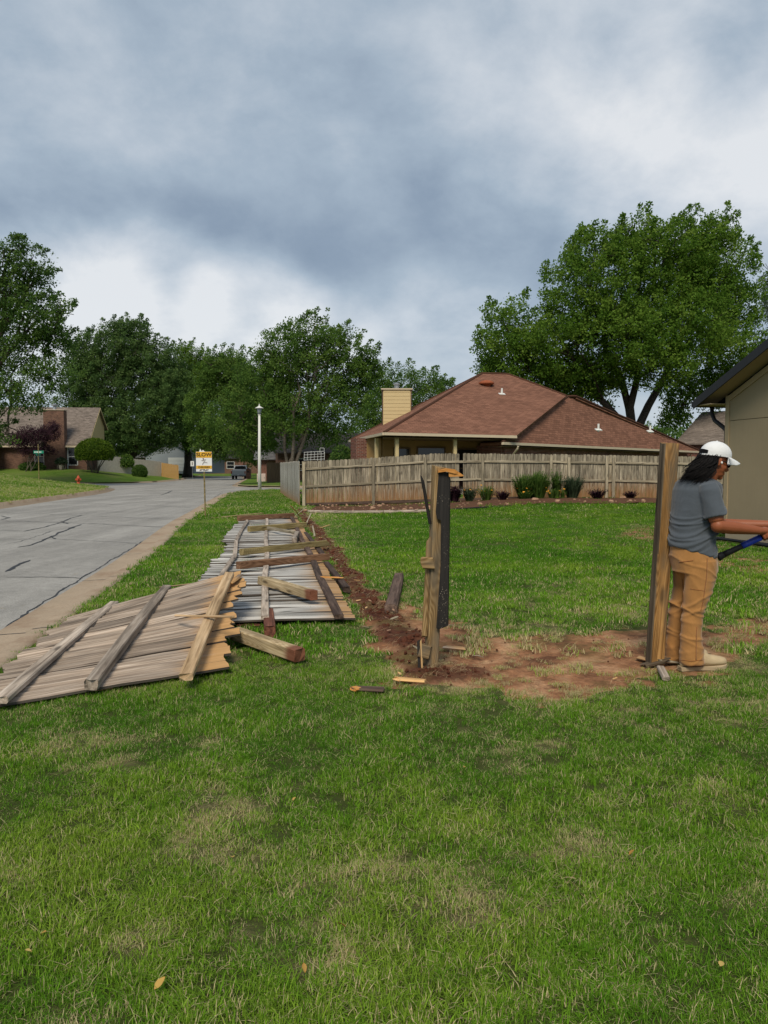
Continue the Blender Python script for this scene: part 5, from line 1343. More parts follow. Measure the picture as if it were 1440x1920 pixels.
def tree(name, label, D, blobs, trunk_px, mat, size=.30, density=1.0, n_per=16, bark='bark', seed=1, trunk_r=.28, stems=1, base_z=None, group=None, top_sprigs=True, depth=.85, gap=.36, wind=(.15, 0, .35), fork=None):
    """blobs: (px, py, rx, ry, depth offset) ellipses of the crown seen in the photo, at D metres"""
    r = np.random.default_rng(seed); s = D/F
    bx_, by_ = trunk_px; q = P(bx_, by_, D); gz = q.z if base_z is None else base_z
    root = empty(name, (q.x, D, gz), 0, label, 'tree', group); O = np.array([q.x, D, gz])
    C, Rd, hubs = [], [], []
    for (cx, cy, rx, ry, dz) in blobs:
        c = P(cx, cy, D + dz); s_ = (D + dz)/F; R3 = np.array([rx*s_, (rx + ry)*.5*s_*depth, ry*s_]); c = np.array(c)
        hubs.append((c, R3))
        area = R3[0]*R3[2]*3.14 + .01
        n = int(area*8.5*density)
        d = r.normal(size=(n, 3)); d /= np.linalg.norm(d, axis=1)[:, None]
        rr = r.random(n)**.33
        p = c + d*rr[:, None]*R3
        nz = fbm(p[:, 0]*.55 + seed, p[:, 2]*.75, p[:, 1]*.55, 3)
        k = (nz > gap + .06*(rr > .8)) | (r.random(n) < .12)
        C.append(p[k]); Rd.append(r.uniform(.45, 1.0, k.sum())*np.interp(size, [.1, .35], [.45, 1.0]))
        if top_sprigs:
            m = int(area*.55*density); d = r.normal(size=(m, 3)); d[:, 2] = np.abs(d[:, 2])*.9 - .15; d /= np.linalg.norm(d, axis=1)[:, None]
            p = c + d*R3*(.98 + .12*r.random((m, 1)))
            for st in range(3):
                C.append(p + np.array(wind)*st*.9*size/.3 + r.normal(0, .08, (m, 3))); Rd.append(np.full(m, (.42 - .11*st)*size/.3))
    C = np.concatenate(C) - O; Rd = np.concatenate(Rd)
    leaf_obj('crown', leaf_cloud(C, Rd*.85, int(n_per*2.8), size*.54, wind, seed), M[mat], root)
    # trunk and limbs
    mb = MB(); rnd_ = random.Random(seed)
    allC = np.mean([h[0] for h in hubs], 0)
    top = Vector(allC - O); zl = min(h[0][2] - h[1][2]*.6 for h in hubs) - gz
    fk = Vector((top.x*.12, 0, max(1.2, zl*.75))) if fork is None else Vector(fork)
    if stems == 1:
        mb.tube([(0, 0, -.4), (0, 0, .15), fk*.55 + Vector((.08, 0, 0)), fk], [trunk_r*1.5, trunk_r*1.12, trunk_r*.95, trunk_r*.85], 10)
    def limb(a, b, r0, r1, sag):
        a, b = Vector(a), Vector(b); n_ = 6; pts = []; rs_ = []
        off = Vector((rnd_.uniform(-1, 1), rnd_.uniform(-1, 1), rnd_.uniform(.2, 1)))*(b - a).length*sag
        for i in range(n_ + 1):
            t = i/n_; pts.append(a.lerp(b, t) + off*math.sin(math.pi*t) + Vector((rnd_.uniform(-1, 1), rnd_.uniform(-1, 1), 0))*.03*(b - a).length*(0 < t < 1)); rs_.append(r0 + (r1 - r0)*t)
        mb.tube(pts, rs_, 6, cap=False); return pts
    mains = []
    for hi, (hc, hr) in enumerate(hubs):
        tgt = Vector(hc - O); st = fk if stems == 1 else Vector((rnd_.uniform(-.25, .25)*stems*.5, rnd_.uniform(-.3, .3), -.2))
        r0 = trunk_r*(.62 if stems == 1 else .5)
        if hi >= 4 and mains:
            st = min((p for m_ in mains for p in m_[2:6]), key=lambda p: (p - tgt).length); r0 *= .42
        pts = limb(st, tgt, r0, r0*.30, .10); mains.append(pts)
        for j in range(5):
            a = pts[rnd_.randint(2, 6)]; b = tgt + Vector((rnd_.uniform(-1, 1)*hr[0], rnd_.uniform(-1, 1)*hr[1], rnd_.uniform(-.5, .95)*hr[2]))*.85
            p2 = limb(a, b, r0*.30, .025, .08)
            for j2 in range(2):
                a = p2[rnd_.randint(2, 5)]; b = a + Vector((rnd_.uniform(-1, 1), rnd_.uniform(-1, 1), rnd_.uniform(-.2, 1)))*hr[0]*.45
                limb(a, b, .04, .012, .06)
    tr = mb.mesh('trunk', M[bark], True); link('trunk', tr, None, root)
    return root

# the big tree over the brown roof
tree('shade_tree', 'big full leafed tree towering behind the brown roofed house', 62, [(1230, 520, 105, 105, 0), (1110, 560, 95, 105, -1), (1330, 520, 80, 95, 1), (1050, 640, 90, 75, -2), (955, 650, 62, 85, -1), (1180, 640, 95, 75, -3),
     (1290, 620, 100, 70, -2), (1385, 580, 45, 55, 2), (1360, 660, 70, 45, 1), (1010, 720, 90, 42, 0), (1300, 740, 70, 36, 2), (1120, 480, 60, 50, 0), (1210, 440, 50, 32, 0), (1320, 440, 62, 34, 1), (912, 690, 26, 20, 1), (1080, 735, 80, 42, 1), (1130, 690, 60, 50, -1), (1240, 690, 60, 40, -3), (1380, 720, 60, 40, 2), (1010, 770, 70, 30, 2), (1265, 785, 34, 22, 2)],
     (1185, 840), 'leaf_bright', .36, 1.05, 15, seed=3, trunk_r=.55, base_z=.3, wind=(.12, 0, .42), gap=.36, fork=(.1, 0, 3.6))
tree('pale_tree', 'thin pale green tree at the right edge behind the big tree', 84, [(1450, 600, 45, 85, 0), (1440, 700, 50, 60, 0), (1500, 560, 60, 90, 2)], (1460, 880), 'leaf_grey', .30, .75, 13, seed=5, trunk_r=.25, base_z=.3, gap=.42)
tree('spreading_tree', 'broad multi stemmed tree behind the side fence and lamp post', 64, [(560, 670, 85, 62, 0), (640, 680, 62, 62, 1), (490, 720, 62, 62, 0), (590, 630, 62, 34, 0), (440, 790, 55, 52, 1), (540, 770, 75, 48, -1), (630, 770, 72, 46, 0), (570, 720, 120, 66, 1), (520, 820, 60, 30, 1), (610, 815, 60, 26, 1), (690, 690, 30, 34, 1), (470, 830, 60, 28, 2), (672, 725, 34, 50, 2)],
     (548, 872), 'leaf_mid', .30, .95, 15, bark='bark_pale', seed=7, trunk_r=.34, stems=4, base_z=.2, wind=(.22, 0, .4), gap=.37)
tree('round_tree', 'low round tree behind the cream chimney', 92, [(770, 735, 66, 48, 0), (820, 745, 36, 34, 1), (720, 760, 40, 60, 0), (770, 790, 60, 40, 0), (690, 800, 34, 45, 0)], (770, 880), 'leaf_mid', .34, .95, 13, seed=9, trunk_r=.3, base_z=.3, gap=.30)
tree('dark_oak', 'dark broad tree behind the brick house with the chimney', 104, [(215, 660, 74, 50, 0), (275, 700, 60, 62, 1), (190, 740, 70, 70, 0), (270, 790, 75, 60, -1), (240, 620, 44, 20, 0), (160, 690, 40, 48, 0), (310, 770, 42, 75, 0), (215, 830, 80, 38, 1), (320, 720, 36, 50, 2), (150, 780, 50, 60, 0)],
     (250, 884), 'leaf_blue', .40, 1.0, 14, seed=11, trunk_r=.5, base_z=.9, gap=.31)
tree('slender_tree', 'lighter green tree with a thick trunk beside the far road', 112, [(352, 700, 40, 50, 0), (340, 760, 40, 50, 0), (372, 740, 34, 60, 1), (352, 668, 38, 22, 0), (360, 810, 46, 38, -1), (385, 700, 30, 34, 0), (330, 700, 24, 40, 0)], (352, 890), 'leaf_bright', .36, .95, 13, seed=13, trunk_r=.6, base_z=.5, gap=.36)
tree('roadside_tree', 'dark green tree between the slender tree and the lamp post', 96, [(420, 710, 40, 48, 0), (400, 780, 55, 58, 0), (440, 830, 60, 34, 1), (395, 830, 40, 36, 0), (420, 676, 34, 20, 0), (460, 760, 45, 60, 1), (450, 700, 30, 36, 0), (395, 715, 30, 40, 0)], (505, 890), 'leaf_mid', .36, 1.0, 13, seed=15, trunk_r=.3, base_z=.2, gap=.30)
tree('corner_tree', 'tall dark tree hanging in from the left edge over the brick house', 62, [(15, 560, 72, 60, 0), (60, 510, 38, 46, 0), (20, 470, 40, 28, 0), (70, 600, 62, 50, -1), (10, 660, 75, 55, 0), (100, 640, 40, 42, 0), (30, 740, 70, 42, -2), (90, 700, 55, 28, -1), (-60, 620, 90, 160, 2), (-40, 800, 60, 40, 0), (118, 580, 24, 22, 0), (10, 815, 24, 18, -2)],
     (-70, 900), 'leaf_dark', .32, .95, 15, seed=17, trunk_r=.5, base_z=1.1, wind=(.25, 0, .12), gap=.42)
tree('street_oak', 'dark bulky tree filling the gap behind the lamp post', 128, [(480, 800, 60, 60, 0), (520, 780, 50, 60, 0), (450, 740, 40, 50, 0), (500, 850, 60, 26, 0)], (520, 890), 'leaf_dark', .45, .9, 12, seed=19, trunk_r=.5, base_z=.3, gap=.28, top_sprigs=False)
tree('purple_maple', 'dark purple leaved maple in front of the brick house', 82, [(62, 818, 34, 20, 0), (90, 812, 22, 16, -.5), (40, 825, 26, 16, 0), (100, 800, 10, 10, 0), (70, 845, 34, 12, 0)], (52, 880), 'leaf_purple', .22, 2.4, 14, bark='bark_pale', seed=21, trunk_r=.10, stems=3, base_z=float(HF(-37, 82)), gap=.28, top_sprigs=False)

# far wood that reads as one mass
def far_wood():
    r = np.random.default_rng(5); C = []; Rd = []
    for x in np.arange(-150, 120, 3.2):
        h = 9 + 5*fbm(np.array([x*.07]), np.array([2.0]), 1.0)[0]; y = 185 + r.uniform(-8, 12)
        m = 60; z = r.random(m)**.8*h
        C.append(np.stack([x + r.normal(0, 2.2, m), y + r.normal(0, 2.5, m), z], 1)); Rd.append(r.uniform(.9, 1.7, m))
    v, f, t = leaf_cloud(np.concatenate(C), np.concatenate(Rd), 9, .75, (0, 0, .3), 6)
    me = np_mesh('far_wood', v, f, M['leaf_dark']); fattr(me, 'tone', t); tag(link('far_wood', me), 'distant dark wood closing off the end of the street', 'wood', kind='stuff')
far_wood()

# clipped bushes: dense leaf shells
def bush(name, label, c, rad, mat, n=3500, size=.09, stems=True, shape=None, seed=1, stem_h=0.0, zcut=-.35):
    r = np.random.default_rng(seed); root = empty(name, c, 0, label, 'bush')
    d = r.normal(size=(n, 3)); d /= np.linalg.norm(d, axis=1)[:, None]; d = d[d[:, 2] > zcut]
    rr = .90 + .10*r.random(len(d)) + .04*(fbm(d[:, 0]*3, d[:, 2]*3, d[:, 1]*3, 2) - .5)
    p = d*rr[:, None]*np.array(rad) + np.array([0, 0, stem_h + rad[2]*.6])
    nrm = d
    L_ = size*r.uniform(.7, 1.3, (len(p), 1)); ax = nrm*.7 + r.normal(0, .6, p.shape); ax /= np.linalg.norm(ax, axis=1)[:, None]
    sd_ = np.cross(ax, nrm + r.normal(0, .5, p.shape)); sd_ /= np.linalg.norm(sd_, axis=1)[:, None]; W_ = L_*.38
    v = np.stack([p, p + ax*L_*.5 + sd_*W_, p + ax*L_, p + ax*L_*.5 - sd_*W_], 1).reshape(-1, 3)
    me = np_mesh('foliage', v, np.arange(len(v)).reshape(-1, 4), M[mat]); fattr(me, 'tone', np.repeat(r.random(len(p)), 4)); link('foliage', me, None, root)
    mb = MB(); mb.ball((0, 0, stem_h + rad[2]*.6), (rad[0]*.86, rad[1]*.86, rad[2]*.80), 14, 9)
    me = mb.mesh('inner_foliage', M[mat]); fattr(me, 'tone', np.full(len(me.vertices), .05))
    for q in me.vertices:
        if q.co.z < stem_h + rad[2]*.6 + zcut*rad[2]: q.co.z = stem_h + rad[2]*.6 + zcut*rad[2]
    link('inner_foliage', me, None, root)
    if stem_h > 0:
        for k in range(6):
            a = k*1.05; mb = MB(); mb.tube([(.25*math.cos(a), .2*math.sin(a), -.2), (.5*math.cos(a), .4*math.sin(a), stem_h*.5), (rad[0]*.55*math.cos(a), rad[1]*.5*math.sin(a), stem_h + .3)], [.07, .055, .04], 6); mb.build('stem', M['bark_pale'], root, True)
    return root
c = P(178, 880, 82); bush('clipped_bush', 'large round clipped green bush on bare stems by the brick house', (c.x, c.y, float(HF(c.x, c.y))), (2.0, 1.7, 1.6), 'leaf_yellow', 9000, .14, seed=2, stem_h=1.1, zcut=-.45)
c = P(262, 891, 88); bush('small_bush', 'small dark green oval bush in front of the pale far fence', (c.x, c.y, float(HF(c.x, c.y))), (.85, .75, .85), 'leaf_dark', 3000, .12, seed=3, zcut=-.7)
c = P(652, 850, 41); bush('ivy_bush', 'dark ivy covered bush at the left corner of the brown roofed house', (c.x - .3, c.y, .3), (.75, .8, 1.5), 'leaf_dark', 3500, .12, seed=4, zcut=-.6)
c = P(236, 870, 92); bush('hedge_bush', 'leafy bush peeping over the pale far fence', (c.x, c.y, 1.6), (.9, .8, .9), 'leaf_mid', 1200, .2, seed=5, zcut=-.6)
c = P(115, 876, 83.5); r0 = bush('potted_plant', 'pale leafed plant in a pot by the brick chimney', (c.x, c.y, float(HF(c.x, c.y))), (.55, .5, .4), 'leaf_grey', 500, .2, seed=6, stem_h=.55)
MB().lathe(((.22, 0), (.32, .45), (.36, .5), (.30, .5)), 12).build('pot', M['concrete'], r0)
c = P(60, 877, 83); bush('low_shrub', 'low dark shrub at the foot of the purple maple', (c.x, c.y, float(HF(c.x, c.y))), (1.4, .7, .5), 'leaf_dark', 1500, .16, seed=8, zcut=-.7)

def blades_plant(name, label, px, Y, h, spread, nl, mat, wid, seed, flowers=0, fmat='flower', arch=.4, cat='plant'):
    r = np.random.default_rng(seed); q = P(px, 940, Y); z = H1(q.x, Y) + .06; h *= 1.2; spread *= 1.15
    root = empty(name, (q.x, Y, z), 0, label, cat)
    V, Fq, tone = [], [], []
    for i in range(nl):
        a = r.uniform(0, 6.28); b = spread*r.random()**.6; L_ = h*r.uniform(.55, 1.05); w = wid*r.uniform(.7, 1.3)
        p0 = np.array([math.cos(a)*b*.35, math.sin(a)*b*.35, 0]); p2 = np.array([math.cos(a)*b, math.sin(a)*b, L_*(1 - arch*r.random()*b/max(spread, .01))])
        p1 = (p0 + p2)/2 + np.array([0, 0, L_*.22]); t = r.random(); bi = len(V); sd_ = np.array([-math.sin(a), math.cos(a), 0])
        if r.random() < .5: sd_ = np.array([math.cos(a + 1), math.sin(a + 1), 0])
        for p, ws in ((p0, .6), (p1, 1.0), (p2, .1)): V += [p + sd_*w*ws*.5, p - sd_*w*ws*.5]; tone += [t, t]
        Fq += [(bi, bi+1, bi+3, bi+2), (bi+2, bi+3, bi+5, bi+4)]
        # side leaflets
        for s in (.35, .55, .75, .9):
            c_ = p0*(1-s) + p2*s + np.array([0, 0, L_*.15*math.sin(3.1*s)]); dv = r.normal(0, 1, 3); dv[2] = abs(dv[2])*.5; dv = dv/np.linalg.norm(dv)*wid*2.4; bi = len(V); sd3 = np.cross(dv, (0, 0, 1))*.3
            V += [c_, c_ + dv*.5 + sd3, c_ + dv, c_ + dv*.5 - sd3]; tone += [r.random()]*4; Fq.append((bi, bi+1, bi+2, bi+3))
    me = np_mesh('leaves', V, Fq, M[mat]); fattr(me, 'tone', tone); link('leaves', me, None, root)
    fm = MB().lathe(((.01, 0), (.05, .02), (.062, .035), (.03, .045), (.005, .04)), 8).mesh('flower', M[fmat])
    for i in range(flowers):
        a = r.uniform(0, 6.28); b = spread*math.sqrt(r.random()); o = link('flower', fm, None, root); o.location = (math.cos(a)*b, math.sin(a)*b - .1, h*r.uniform(.45, 1.0)); o.rotation_euler = (r.uniform(-.6, 1.2), r.uniform(-.5, .5), 0); s = r.uniform(.4, .75); o.scale = (s, s, s)
    return root
BY = 29.0
blades_plant('green_shrub', 'feathery green shrub at the left of the pair in the planting bed', 982, BY, .80, .46, 420, 'leaf_mid', .03, 1)
blades_plant('green_shrub', 'taller feathery green shrub in the middle of the planting bed', 1008, BY, .88, .55, 520, 'leaf_mid', .03, 2)
blades_plant('grey_shrub', 'grey green grassy shrub right of the tall green shrub in the bed', 1073, BY - .1, .76, .46, 420, 'leaf_grey', .026, 3)
blades_plant('tall_shrub', 'thin tall shrub between the feathery and grey green shrubs', 1043, BY + .3, .92, .25, 120, 'leaf_dark', .035, 4)
blades_plant('marigold', 'low orange marigolds in front of the feathery shrub', 985, BY - .35, .34, .32, 60, 'leaf_mid', .03, 5, 8)
blades_plant('marigold', 'orange marigolds between the two big shrubs', 1035, BY - .35, .36, .24, 45, 'leaf_mid', .03, 6, 5)
blades_plant('marigold', 'orange marigold clump at the foot of the grey green shrub', 1055, BY - .4, .34, .16, 35, 'leaf_mid', .03, 7, 4)
blades_plant('flower_clump', 'mixed pink and orange flowers by the fence right of the broken post', 912, BY, .48, .38, 110, 'leaf_mid', .03, 8, 6)
blades_plant('flower_clump', 'straggly green flowers just right of the broken post', 880, BY, .48, .34, 110, 'leaf_grey', .03, 9, 2)
for i, (px, h, s, lb) in enumerate(((942, .30, .34, 'dark purple spiky plant left of the feathery shrubs'), (1120, .32, .38, 'dark purple spiky plant right of the grey green shrub'), (1182, .24, .28, 'small purple spiky plant near the tall golden post'))):
    blades_plant('purple_plant', lb, px, BY - .3, h, s, 120, 'leaf_purple', .03, 20 + i)
blades_plant('red_shrub', 'dark red leafy shrub right behind the broken post', 852, BY - .1, .50, .30, 170, 'leaf_purple', .05, 30)

# fallen leaves in the foreground
fl = []
for i, (px, py, rz, s) in enumerate(((436, 1608, .9, 1.0), (476, 1435, .2, .7), (552, 1500, 2.2, .8), (640, 1735, 1.2, 1.0), (300, 1845, .4, 1.1), (570, 1815, 2.5, .8), (1352, 1810, .5, .9), (82, 1752, 1.4, .8), (52, 1785, .3, .6), (870, 1440, .7, .7), (1185, 1600, .2, .8))):
    q = G(px, py, .04); V = []; Fq = []
    prof = [(0, .0), (.25, .35), (.5, .42), (.8, .25), (1, 0)]
    for x_, w_ in prof: V += [((x_ - .5)*.038*s, w_*.022*s, .004*math.sin(x_*3) + .003), ((x_ - .5)*.038*s, 0, .004*math.sin(x_*3)), ((x_ - .5)*.038*s, -w_*.022*s, .004*math.sin(x_*3) + .003)]
    for k in range(4):
        for j in (0, 1): Fq.append((k*3+j, k*3+j+1, k*3+j+4, k*3+j+3))
    me = np_mesh('fallen_leaf', V, Fq, M['dead_leaf']); fattr(me, 'tone', np.full(len(V), [.7, .9, .6, .1, .5, .3, .8, .4, .9, .6, .2][i]))
    o = link('fallen_leaf', me); o.location = (q.x, q.y, H1(q.x, q.y) + .042); o.rotation_euler = (random.uniform(-.5, .9), random.uniform(-.6, .6), rz*2); tag(o, ['pale yellow leaf standing in the grass left of the middle foreground', 'small yellow leaf in the grass nearest the fallen fence', 'tan leaf in the grass right of the small yellow leaf', 'reddish brown leaf low in the middle foreground', 'yellow brown leaf at the bottom edge left of centre', 'rusty leaf at the bottom edge near the middle', 'pale leaf at the bottom right of the lawn', 'orange leaf near the left edge of the foreground', 'tiny yellow leaf at the far left of the foreground', 'small leaf in the grass below the broken post', 'dull brown leaf in the grass below the bare earth'][i], 'leaf', 'fallen leaves in the foreground')

# ------------------------------------------------------------------ street things
def text_mesh(s, size, mat, name, bold=.0):
    cu = bpy.data.curves.new(name, 'FONT'); cu.body = s; cu.size = size; cu.align_x = 'CENTER'; cu.align_y = 'CENTER'; cu.extrude = .0015; cu.offset = bold
    o = bpy.data.objects.new(name, cu); COL.objects.link(o)
    dg = bpy.context.evaluated_depsgraph_get(); me = bpy.data.meshes.new_from_object(o.evaluated_get(dg)); bpy.data.objects.remove(o)
    me.materials.clear(); me.materials.append(mat); me.name = name; return me
def slow_sign():
    b = G(384, 970, 0); root = empty('street_sign', (b.x, b.y, 0), R(8), 'yellow and white slow children at play sign on a thin post', 'sign')
    k = b.y/F; w = 29*k; h = 37*k; zt = P(384, 847, b.y).z; zb = zt - h
    mb = MB(); mb.tube([(0.02, 0, -.2), (0, 0, zb + .05), (-.005, 0, zt + .0)], .024, 6); mb.build('post', M['post_green'], root)
    MB().box(-w/2, w/2, -.03, -.022, zb, zt).build('panel', M['sign_white'], root)
    MB().box(-w/2 + .004, w/2 - .004, -.036, -.0305, zt - h*.30, zt - .004).build('yellow_band', M['sign_yellow'], root)
    MB().box(-w/2 + .004, w/2 - .004, -.036, -.0305, zb + h*.14, zb + h*.30).build('yellow_band', M['sign_yellow'], root)
    def txt(s, size, z, mat, bold, nm): 
        o = link(nm, text_mesh(s, size, mat, nm, bold), None, root); o.location = (0, -.039, z); o.rotation_euler = (R(90), 0, 0); return o
    txt('SLOW', h*.24, zt - h*.155, M['sign_ink'], .004, 'lettering').scale = (1.12, 1, 1)
    txt('CHILDREN', h*.115, zb + h*.22, M['sign_ink'], .002, 'lettering').scale = (1.05, 1, 1)
    txt('AT PLAY', h*.115, zb + h*.07, M['sign_ink'], .002, 'lettering')
    # running figure
    mb = MB(); u = h*.36; zc = zb + h*.51; y = -.038
    def bar(a, c, r0, r1): mb.tube([(a[0]*u, y, zc + a[1]*u), (c[0]*u, y, zc + c[1]*u)], [(r0*u, .003), (r1*u, .003)], 6)
    mb.ball((-.10*u, y, zc + .40*u), (.085*u, .004, .085*u), 10, 6)
    bar((-.05, .30), (.04, .0), .11, .10); bar((.04, .0), (-.10, -.20), .08, .06); bar((-.10, -.20), (-.24, -.44), .06, .045); bar((.04, .02), (.22, -.12), .085, .06); bar((.22, -.12), (.45, -.16), .06, .04)
    bar((-.04, .28), (-.22, .12), .055, .045); bar((-.22, .12), (-.34, .16), .045, .035); bar((-.02, .28), (.18, .20), .055, .045); bar((.18, .20), (.26, .30), .045, .035)
    mb.build('running_figure', M['sign_red'], root)
    for xx, hh in ((-.10, .09), (-.02, .06)): MB().poly_slab([(xx - .04, -.02, zt), (xx + .05, -.02, zt), (xx - .01, -.02, zt + hh)], (0, .01, 0)).build('torn_flag', M['white'], root)
slow_sign()

def lamp():
    b = G(487, 918, .0); root = empty('street_lamp', (b.x, b.y, 0), 0, 'white street lamp post with lantern at the grass corner', 'street lamp')
    zt = P(488, 757, b.y).z
    mb = MB(); mb.tube([(0, 0, -.2), (0, 0, 2), (.02, 0, zt - .75)], [.125, .105, .075], 12); mb.build('pole', M['lamp_white'], root, True)
    T = Matrix.Translation((.02, 0, zt - .78))
    MB().lathe(((.07, 0), (.11, .03), (.10, .06)), 12, T).build('collar', M['lamp_white'], root)
    MB().lathe(((.105, .06), (.165, .46), (.16, .47)), 12, T).build('lantern_glass', M['white_wall'], root, True)
    MB().lathe(((.30, .47), (.30, .485), (.12, .58), (.05, .63), (.05, .68), (.03, .70), (.03, .74), (.005, .78)), 16, T).build('lantern_hood', M['lamp_white'], root)
lamp()

def hydrant():
    b = P(147, 903, 57.5); z = float(HL(np.array(b.x), np.array(57.5))); root = empty('fire_hydrant', (b.x, 57.5, z - .03), 0, 'red fire hydrant at the edge of the raised lawn', 'hydrant')
    MB().lathe(((.17, 0), (.17, .04), (.11, .06), (.105, .42), (.15, .43), (.15, .47), (.11, .48), (.10, .56), (.06, .63), (.03, .64), (.03, .69), (.005, .70)), 14).build('barrel', M['hydrant'], root, True)
    for d in ((1, 0, 0), (-1, 0, 0), (0, -1, 0)):
        d = Vector(d); mb = MB(); mb.tube([Vector((0, 0, .36)), Vector((0, 0, .36)) + d*.17], .06, 10); mb.tube([Vector((0, 0, .36)) + d*.17, Vector((0, 0, .36)) + d*.21], .075, 8); mb.build('outlet', M['hydrant'], root)
hydrant()
def street_name():
    b = P(73, 890, 58); z = float(HL(np.array(b.x), np.array(58.0))); root = empty('street_name_sign', (b.x, 58, z), 0, 'green street name blades on a post across the road', 'sign')
    zt = P(73, 833, 58).z - z; MB().tube([(0, 0, -.3), (0, 0, zt)], .035, 8).build('post', M['post_green'], root)
    zb = P(73, 848, 58).z - z
    f = MB().box(-.38, .42, -.015, .015, zb - .09, zb + .12, Matrix.Rotation(R(-6), 4, 'Z')).build('name_blade', M['green_sign'], root)
    mb = MB(); xs = -.30
    for w in (.07, .05, .08, .04, .07, .05): mb.box(xs, xs + w, -.019, -.0155, zb - .03, zb + .06, Matrix.Rotation(R(-6), 4, 'Z')); xs += w + .035
    mb.build('lettering', M['sign_white'], f)
    MB().box(-.015, .015, -.35, .35, zb - .26, zb - .10).build('name_blade', M['green_sign'], root)
street_name()
def small_sign():
    b = P(361, 891, 104); root = empty('road_sign', (b.x, 104, .1), 0, 'small white road sign beside the thick tree trunk far off', 'sign')
    MB().tube([(0, 0, -.3), (0, 0, 2.3)], .03, 6).build('post', M['metal'], root); MB().box(-.24, .24, -.05, -.035, 1.6, 2.3).build('panel', M['sign_white'], root)
    MB().box(-.05, .05, -.055, -.0505, 1.75, 2.15).build('mark', M['sign_ink'], root)
small_sign()
b = P(490, 895, 76); MB_ = MB().box(-.42, .42, -.3, .3, -.05, .80, None, .03); root = empty('utility_cabinet', (b.x, 76, .12), R(10), 'pale pink utility cabinet on the lawn behind the lamp post', 'cabinet'); MB_.build('housing', M['stone'], root); root.children[0].data.materials[0] = plain('pale cabinet', (.60, .48, .44), .06, 4)
MB().box(-.38, .38, -.32, -.301, .05, .72).build('door', root.children[0].data.materials[0], root); MB().box(.25, .30, -.34, -.321, .35, .45).build('handle', M['metal'], root)
b = P(466, 892, 100); root = empty('mailbox_pillar', (b.x, 100, .08), 0, 'small red brick mailbox pillar right of the parked truck', 'mailbox'); buv(MB().box(-.28, .28, -.3, .3, -.1, 1.15), 'pillar', M['brick_red'], root); buv(MB().poly_slab(((-.32, -.34, 1.15), (.32, -.34, 1.15), (0, -.34, 1.42)), (0, .68, 0)), 'cap', M['brick_red'], root); MB().box(-.14, .14, -.32, -.301, .8, 1.0).build('mailbox_door', M['black_trim'], root)

def truck():
    b = P(447, 902, 104); root = empty('pickup_truck', (b.x, 104, RZ), R(4), 'grey pickup truck parked at the kerb far down the road, seen from behind', 'truck')
    def bx(nm, mat, *a, c=.03, parent=root): return MB().box(*a, None, c).build(nm, mat, parent)
    bx('bed', M['truck'], -.98, .98, 0, 2.3, .62, 1.22, c=.06); bx('tailgate', M['truck'], -.80, .80, -.03, -.001, .66, 1.18, c=.01)
    bx('bumper', M['metal'], -.98, .98, -.16, -.035, .48, .64); bx('frame', M['black'], -.8, .8, .05, 4.9, .38, .60, c=.02)
    # cab with sloped glass
    rs = []
    for z, yb, yf, w in ((1.22, 2.32, 4.2, .95), (1.35, 2.34, 4.1, .94), (1.82, 2.50, 3.7, .78), (1.88, 2.6, 3.6, .72)):
        rs.append([Vector(p) for p in ((-w, yb, z), (w, yb, z), (w, yf, z), (-w, yf, z))])
    MB().rings(rs).build('cab', M['truck'], root); MB().box(-.96, .96, 2.31, 4.3, .60, 1.22).build('cab_base', M['truck'], root); bx('hood', M['truck'], -.95, .95, 4.3, 5.3, .62, 1.18, c=.08)
    mb = MB(); mb.poly_slab([(-.80, 2.335, 1.36), (.80, 2.335, 1.36), (.66, 2.46, 1.78), (-.66, 2.46, 1.78)], (0, -.012, .004)); mb.build('rear_window', M['glass_dark'], root)
    for s in (-1, 1):
        mb = MB(); mb.poly_slab([(s*.945, 2.5, 1.38), (s*.945, 3.9, 1.38), (s*.80, 3.6, 1.78), (s*.80, 2.6, 1.78)], (s*.01, 0, .003)); mb.build('side_window', M['glass_dark'], root)
        bx('tail_light', M['hydrant'], s*.90 - .07, s*.90 + .07, -.02, .02, .74, 1.10, c=.01)
        bx('mirror', M['truck'], s*1.15 - .08, s*1.15 + .08, 3.75, 3.85, 1.3, 1.5, c=.02)
        for y in (.95, 4.4):
            Mx = Matrix.Translation((s*.82, y, .37)) @ Matrix.Rotation(R(90), 4, 'Y'); w = MB().lathe(((.22, -.13), (.37, -.12), (.38, 0), (.37, .12), (.22, .13)), 16, Mx).build('wheel', M['tyre'], root); MB().lathe(((.21, -.11), (.20, .11)), 12, Mx).build('rim', M['metal'], w)
    bx('number_plate', M['white'], -.16, .16, -.18, -.161, .50, .62, c=.004)
truck()

# far pale picket fence and newer cedar fence on the left
def far_fence(name, label, a, b, h, mat, n):
    root = empty(name, (a.x, a.y, 0), 0, label, 'fence'); d = Vector((b.x - a.x, b.y - a.y, 0)); L_ = d.length; d.normalize(); mb = MB()
    rz = Matrix.Rotation(math.atan2(d.y, d.x), 4, 'Z')
    for i in range(n):
        t = (i + .5)*L_/n; p = d*t; z = a.z + (b.z - a.z)*t/L_; w = L_/n*.42
        mb.box(-w, w, -.012, .012, -.3, h + random.uniform(-.03, .03), Matrix.Translation((p.x, p.y, z)) @ rz)
    o = mb.build('pickets', mat, root); o['kind'] = 'stuff'
    for j in range(int(L_/2.4) + 1): p = d*min(L_, j*2.4); MB().box(-.05, .05, .04, .13, -.3, h - .1, Matrix.Translation((p.x, p.y, a.z + (b.z - a.z)*min(1, j*2.4/L_))) @ rz).build('post', mat, root)
M['cedar'] = plain('new cedar boards', (.42, .25, .09), .25, 6, .8)
M['pale_boards'] = plain('pale grey boards', (.52, .47, .41), .3, 5, .85)
